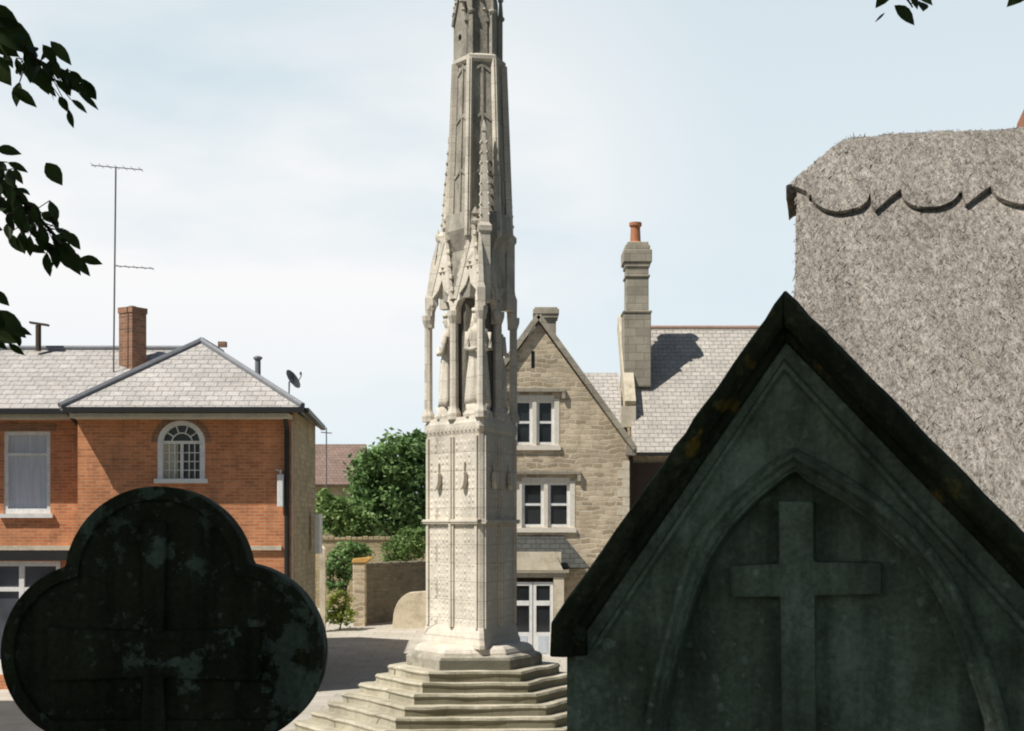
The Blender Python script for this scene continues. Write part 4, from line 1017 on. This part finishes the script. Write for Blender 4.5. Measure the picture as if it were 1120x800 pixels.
cotch.rings([[tp(a_, b_, z_) for a_, b_ in ((e0, -.9), (e0+.9, -.9), (e0+.9, -.3), (e0, -.3))] for z_ in (6.5, 8.24)])
cotch.build('chimney', M['terracotta'], cot)

# ------------------------------------------------------------------ gravestones
# trefoil headstone, facing the camera
GY = 3.2
g1 = thing('trefoil_gravestone', 'dark lichen-blotched gravestone with rounded trefoil head', 'gravestone', (X_(176, GY), GY+.05, 2.2))
def circ(cx, cy, r, a0, a1, n):
    return [(cx+r*math.cos(R(a0+(a1-a0)*i/n)), cy+r*math.sin(R(a0+(a1-a0)*i/n))) for i in range(n+1)]
def trefoil(k=0.0):
    """outline in metres around the centre (x, z), k insets"""
    s = GY/F; r = 99*s-k
    T = (171, 633); Lc = (99, 715); Rc = (254, 715)
    toM = lambda p: ((p[0]-HX)*s, CZ+(HY-p[1])*s)
    T, Lc, Rc = toM(T), toM(Lc), toM(Rc)
    pts = []
    def inside(p, cs): return any((p[0]-c[0])**2+(p[1]-c[1])**2 < (r-1e-4)**2 for c in cs)
    arcs = []
    pts += [p for p in circ(*Rc, r, -62, 150, 60) if not inside(p, [T, Lc])]
    pts += [p for p in circ(*T, r*1.02, -60, 240, 80) if not inside(p, [Lc, Rc])]
    pts += [p for p in circ(*Lc, r, 30, 242, 60) if not inside(p, [T, Rc])]
    return pts, T, Lc, Rc
FR = XZ(GY)
pts, T, Lc, Rc = trefoil(0)
stx0, stx1 = Lc[0]+.05, Rc[0]-.05; zb = pts[-1][1]
m = MB(); sw = .1
outl = pts+[(stx0-.02, zb-.02), (stx0-.02, 2.75), (stx0-.06, 2.7), (stx0-.06, 2.15), (stx1+.06, 2.15), (stx1+.06, 2.7), (stx1+.02, 2.75), (stx1+.02, zb-.02)]
m.plate(outl, [], FR, .016, .09)
# raised rim
ptsi, _, _, _ = trefoil(.03)
stone = m.build('headstone', M['grave_dark'], g1, bevel=.012)
m = MB(); close = [(ptsi[-1][0]+.02, zb+.03), (ptsi[0][0]-.02, zb+.03)]
m.plate(pts+[(stx0, zb-.015), (stx1, zb-.015)], [ptsi+close], FR, 0, .0155)
m.build('raised_rim', M['grave_dark'], g1, bevel=.005)
m = MB(); s = GY/F
def gq(px, py): return ((px-HX)*s, CZ+(HY-py)*s)
# equal-armed relief cross with flared ends
cxx, czz = gq(168, 715); cross_pts = []
cross_pts = [gq(155, 570), gq(182, 570), gq(179, 690), gq(286, 686), gq(286, 746), gq(179, 742), gq(186, 860), gq(150, 860), gq(157, 742), gq(52, 746), gq(52, 686), gq(157, 690)]
m.plate(cross_pts[::-1], [], FR, -.008, .0155)
m.build('relief_cross', M['grave_dark'], g1, bevel=.008)

# gabled headstone, turned to the left
Yc = 2.75; th = R(17)
O = at(860, 320, Yc); ud = Vector((math.cos(th), -math.sin(th), 0)); nd = Vector((-math.sin(th), -math.cos(th), 0))   # nd points at the viewer
def uv(px, py):
    d = Vector(((px-HX)/F, 1, (HY-py)/F)); c0 = Vector((0, 0, CZ))
    t = (O-c0).dot(nd)/d.dot(nd); p = c0+d*t-O; return (p.dot(ud), p.z+O.z)
def G(u, v, wv): return Vector((O.x, O.y, 0))+ud*u+nd*wv+Vector((0, 0, v))
g2 = thing('gabled_gravestone', 'large green-black pointed gravestone carved with arch and raised cross', 'gravestone', (O.x, O.y, 2.2))
base_z = 2.15
apx = uv(860, 352); Lsh = uv(619, 686); Rsh = uv(1200, 700)
m = MB(); m.plate([(Lsh[0], base_z), (Rsh[0], base_z), (Rsh[0], Rsh[1]), apx, (Lsh[0], Lsh[1])], [], G, -.17, -.085)
m.build('back_slab', M['grave_green'], g2)
outR = [(870, 515), (882, 527), (925, 551), (960, 578), (994, 610), (1020, 644), (1042, 688), (1056, 728), (1068, 762), (1077, 794)]
outL = [(870, 515), (858, 522), (826, 548), (798, 578), (776, 612), (762, 644), (748, 688), (737, 728), (729, 762), (724, 794)]
hole = [uv(*p) for p in outR]+[(uv(1080, 794)[0], 2.9), (uv(720, 794)[0], 2.9)]+[uv(*p) for p in outL[:0:-1]]
m = MB(); m.plate([(Lsh[0]+.001, base_z+.01), (Rsh[0]-.001, base_z+.01), (Rsh[0]-.001, Rsh[1]), apx, (Lsh[0]+.001, Lsh[1])], [hole], G, -.0845, 0)
m.build('arch_frame', M['grave_green'], g2, bevel=.008)
# arch moulding: two rolls following the arch
def sm(pts, n=3):
    out = []
    for i in range(len(pts)-1):
        for k in range(n):
            t = k/n; p0 = pts[max(i-1, 0)]; p1 = pts[i]; p2 = pts[i+1]; p3 = pts[min(i+2, len(pts)-1)]
            out.append(tuple(.5*((2*p1[j])+(-p0[j]+p2[j])*t+(2*p0[j]-5*p1[j]+4*p2[j]-p3[j])*t*t+(-p0[j]+3*p1[j]-3*p2[j]+p3[j])*t**3) for j in (0, 1)))
    out.append(pts[-1]); return out
orR = [(868, 489), (924, 518), (975, 553), (1020, 596), (1048, 638), (1068, 680), (1086, 724), (1098, 764), (1108, 810), (1112, 860)]
orL = [(868, 489), (834, 512), (804, 536), (776, 566), (756, 596), (741, 636), (729, 680), (717, 724), (708, 770), (702, 820), (700, 860)]
m = MB()
for A_, B_ in ((orR, outR+[(1082, 860)]), (orL, outL+[(720, 860)])):
    a_ = [uv(*p) for p in sm(A_)]; b_ = [uv(*p) for p in sm(B_)]
    na_ = min(len(a_), len(b_))
    def res(l, n):
        return [l[min(len(l)-1, round(i*(len(l)-1)/(n-1)))] for i in range(n)]
    a_, b_ = res(a_, 26), res(b_, 26); rows = []
    for p, q in zip(a_, b_):
        P = lambda t, h: G(p[0]+(q[0]-p[0])*t, p[1]+(q[1]-p[1])*t, h)
        rows.append([P(0, -.002), P(.10, .016), P(.26, .026), P(.45, .024), P(.62, .012), P(.82, .006), P(.96, -.004), P(.98, -.03), P(.98, -.045), P(0, -.045)])
    m.rings(rows)
m.build('arch_moulding', M['grave_green'], g2, smooth=False)
m = MB()
cr_ = [(849, 548), (888, 548), (888, 615), (963, 616), (963, 652), (889, 653), (894, 1000), (856, 1000), (851, 654), (795, 655), (795, 619), (850, 617)]
m.plate([uv(*p) for p in cr_][::-1], [], G, -.087, -.030)
m.build('raised_cross', M['grave_green'], g2, bevel=.005)
# coping: outer weathered slab and inner roll
m = MB()
def strip(mb, pts, prof):
    """pts: list of (outer uv, inner uv); prof: list of (t across, w)"""
    rows = [[G(a[0]+(b[0]-a[0])*t, a[1]+(b[1]-a[1])*t, w_) for t, w_ in prof] for a, b in pts]; mb.rings(rows)
def sub(a, b, n): return [(a[0]+(b[0]-a[0])*i/n, a[1]+(b[1]-a[1])*i/n) for i in range(n+1)]
prof = [(0, -.20), (-.02, .02), (.12, .055), (.55, .06), (.74, .045), (.80, .02), (1.0, .018), (1.06, -.002), (1.06, -.20)]
Lo = sub(uv(860, 320), uv(606, 680), 24)+[uv(605, 716)]; Li = sub(uv(860, 372), uv(640, 690), 24)+[uv(641, 717)]
Ro = sub(uv(860, 320), uv(1215, 681), 24)+[uv(1216, 720)]; Ri = sub(uv(860, 372), uv(1176, 700), 24)+[uv(1178, 722)]
def jit(l, s_, seed):
    r3 = random.Random(seed); return [(p[0]+r3.uniform(-s_, s_), p[1]+r3.uniform(-s_, s_)) if 0 < i < len(l)-1 else p for i, p in enumerate(l)]
strip(m, list(zip(jit(Lo, .0016, 1), Li)), prof)
m.build('coping', M['grave_cope'], g2, bevel=.004)
m = MB(); strip(m, list(zip(jit(Ro, .0012, 2), Ri)), prof)
m.build('coping', M['grave_cope'], g2, bevel=.004)
m = MB(); 
rr2 = [(0, .001), (.3, .014), (.7, .014), (1, .001), (1, -.01), (0, -.01)]
R1 = sub(uv(858, 392), uv(1160, 718), 8); R2 = sub(uv(858, 408), uv(1146, 722), 8); strip(m, list(zip(R1, R2)), rr2)
L1 = sub(uv(858, 392), uv(648, 705), 8); L2 = sub(uv(858, 408), uv(655, 712), 8); strip(m, list(zip(L1, L2)), rr2)
m.build('inner_roll', M['grave_green'], g2)
m = MB(); a = Lsh[0]-.08; b = Rsh[0]+.08
m.plate([(a, 2.1), (b, 2.1), (b, 2.42), (b-.05, 2.5), (a+.05, 2.5), (a, 2.42)], [], G, -.26, .1); m.build('base_stone', M['grave_green'], g2, bevel=.01)

# ------------------------------------------------------------------ overhead churchyard tree that shades the stones
tr = thing('churchyard_tree', 'overhanging dark leafy tree, its low sprigs reaching in at the left edge', 'tree', (-5.2, -1.2, 2.2))
blobs = [(-3.8, 1.6, 8.6, 3.2, 2.6, 1.7), (-6.2, 0.2, 9.6, 2.8, 3, 2.2), (-2.4, -1.2, 8.6, 3.0, 2.6, 1.6), (-5.0, -3.4, 8.6, 3.4, 3, 2.2), (-4.6, 0.4, 11.2, 3.2, 3.2, 1.8), (-1.0, .6, 7.6, 2.6, 2.0, 1.0), (1.6, -1.0, 8.0, 2.6, 2.4, 1.3), (-7.6, -2.2, 7.4, 2.4, 2.4, 2), (0.2, -4.2, 7.6, 3.6, 2.4, 2.0), (2.2, .9, 7.2, 1.8, 1.6, .8), (-6.9, 2.0, 7.0, 2.2, 1.5, 1.8)]
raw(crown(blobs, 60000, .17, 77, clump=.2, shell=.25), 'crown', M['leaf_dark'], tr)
m = MB(); m.tube([(-5.2, -1.2, 2.0), (-5.1, -1.1, 4.0), (-4.9, -.9, 6.0), (-4.6, -.5, 8.2), (-4.6, 0, 10.5)], [.42, .33, .28, .2, .08], 12)
for b in blobs: m.tube([(-4.95, -.95, 5.6), (( -4.95+b[0])/2, (-.95+b[1])/2, 6.9), (b[0], b[1], b[2])], [.16, .1, .03], 7)
m.build('trunk', M['bark'], tr, smooth=True)
# sprigs in view: shaped leaves
def nleaf(mb, p, d, L_, wd, nrm, curl=.12):
    d = d.normalized(); s = d.cross(nrm)
    if s.length < .05: s = d.cross(Vector((0, 0, 1)))
    s.normalize(); n = s.cross(d).normalized()
    prof = [(0, .0), (.12, .45), (.3, .9), (.48, 1), (.68, .8), (.86, .38), (1, .0)]
    o = len(mb.v)
    for t, w_ in prof:
        c_ = p+d*(L_*t)-n*(curl*L_*t*t)
        mb.v += [c_-s*(wd/2*w_)+n*(.12*wd*w_), c_, c_+s*(wd/2*w_)+n*(.12*wd*w_)]
    for i in range(len(prof)-1):
        k = o+3*i; mb.f += [[k, k+1, k+4, k+3], [k+1, k+2, k+5, k+4]]
def sprig(name, path, Y, nleaf_, seed, spread, Lpx=(19, 31), parent=tr, extra=()):
    rn = random.Random(seed); P = [at(x, y, Y+rn.uniform(-.12, .12)) for x, y in path]
    mt = MB(); mt.tube(P, [.006]*(len(P)-1)+[.002], 5)
    ml = MB()
    for k in range(nleaf_):
        t = rn.random()**.85*(len(path)-1); i = min(int(t), len(path)-2); p = P[i].lerp(P[i+1], t-i)
        tw = (P[i+1]-P[i]).normalized()
        off = Vector((rn.gauss(0, spread), rn.gauss(0, spread*1.6), rn.gauss(-.012, spread)))
        q = p+off; mt.tube([p, q], .0018, 4)
        d = (tw*.7+Vector((rn.gauss(.15, .5), rn.gauss(0, .5), rn.gauss(-.55, .45))))
        L_ = rn.uniform(*Lpx)/F*Y; nleaf(ml, q, d, L_, L_*rn.uniform(.36, .54), Vector((rn.gauss(0, .5), -1, rn.gauss(.3, .5))))
    for (x, y, x2, y2, wr) in extra:
        a, b = at(x, y, Y), at(x2, y2, Y); nleaf(ml, a, b-a, (b-a).length, (b-a).length*wr, Vector((.1, -1, .3)))
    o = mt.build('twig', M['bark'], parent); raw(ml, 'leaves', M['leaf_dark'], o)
sprig('s', [(-110, -40), (-40, 0), (8, 38), (42, 68), (70, 88)], 4.0, 66, 1, .034, extra=[(55, 45, 78, 70, .4), (66, 86, 98, 102, .35), (14, 96, 40, 116, .4), (30, 72, 44, 95, .45), (60, 62, 50, 92, .4), (-20, 10, 22, 28, .6), (-12, 20, 40, 58, .5), (-15, 40, 20, 60, .6), (-15, 60, 12, 92, .6)])
sprig('s', [(-110, 130), (-40, 160), (5, 200), (42, 238), (74, 272)], 4.0, 96, 2, .036, extra=[(50, 178, 68, 202, .6), (88, 282, 112, 288, .45), (60, 260, 88, 300, .4), (26, 268, 50, 276, .4)])
sprig('s', [(-110, 300), (-50, 330), (-18, 345), (8, 352)], 4.0, 36, 3, .026, extra=[(-10, 340, 28, 368, .5), (-12, 355, 20, 372, .5), (-8, 318, 10, 334, .5)])
sprig('s', [(930, -90), (965, -45), (985, -12), (998, 8)], 3.6, 5, 4, .015, extra=[(978, 6, 1002, 26, .55), (975, -14, 958, 8, .5), (995, -16, 1022, 4, .5), (968, 14, 957, 24, .18), (984, -20, 1010, -4, .5)])
sprig('s', [(1060, -90), (1100, -40), (1118, -10)], 3.6, 6, 6, .02, extra=[(1130, -20, 1102, 6, .5), (1110, -18, 1128, 4, .5)])
bpy.context.view_layer.update()
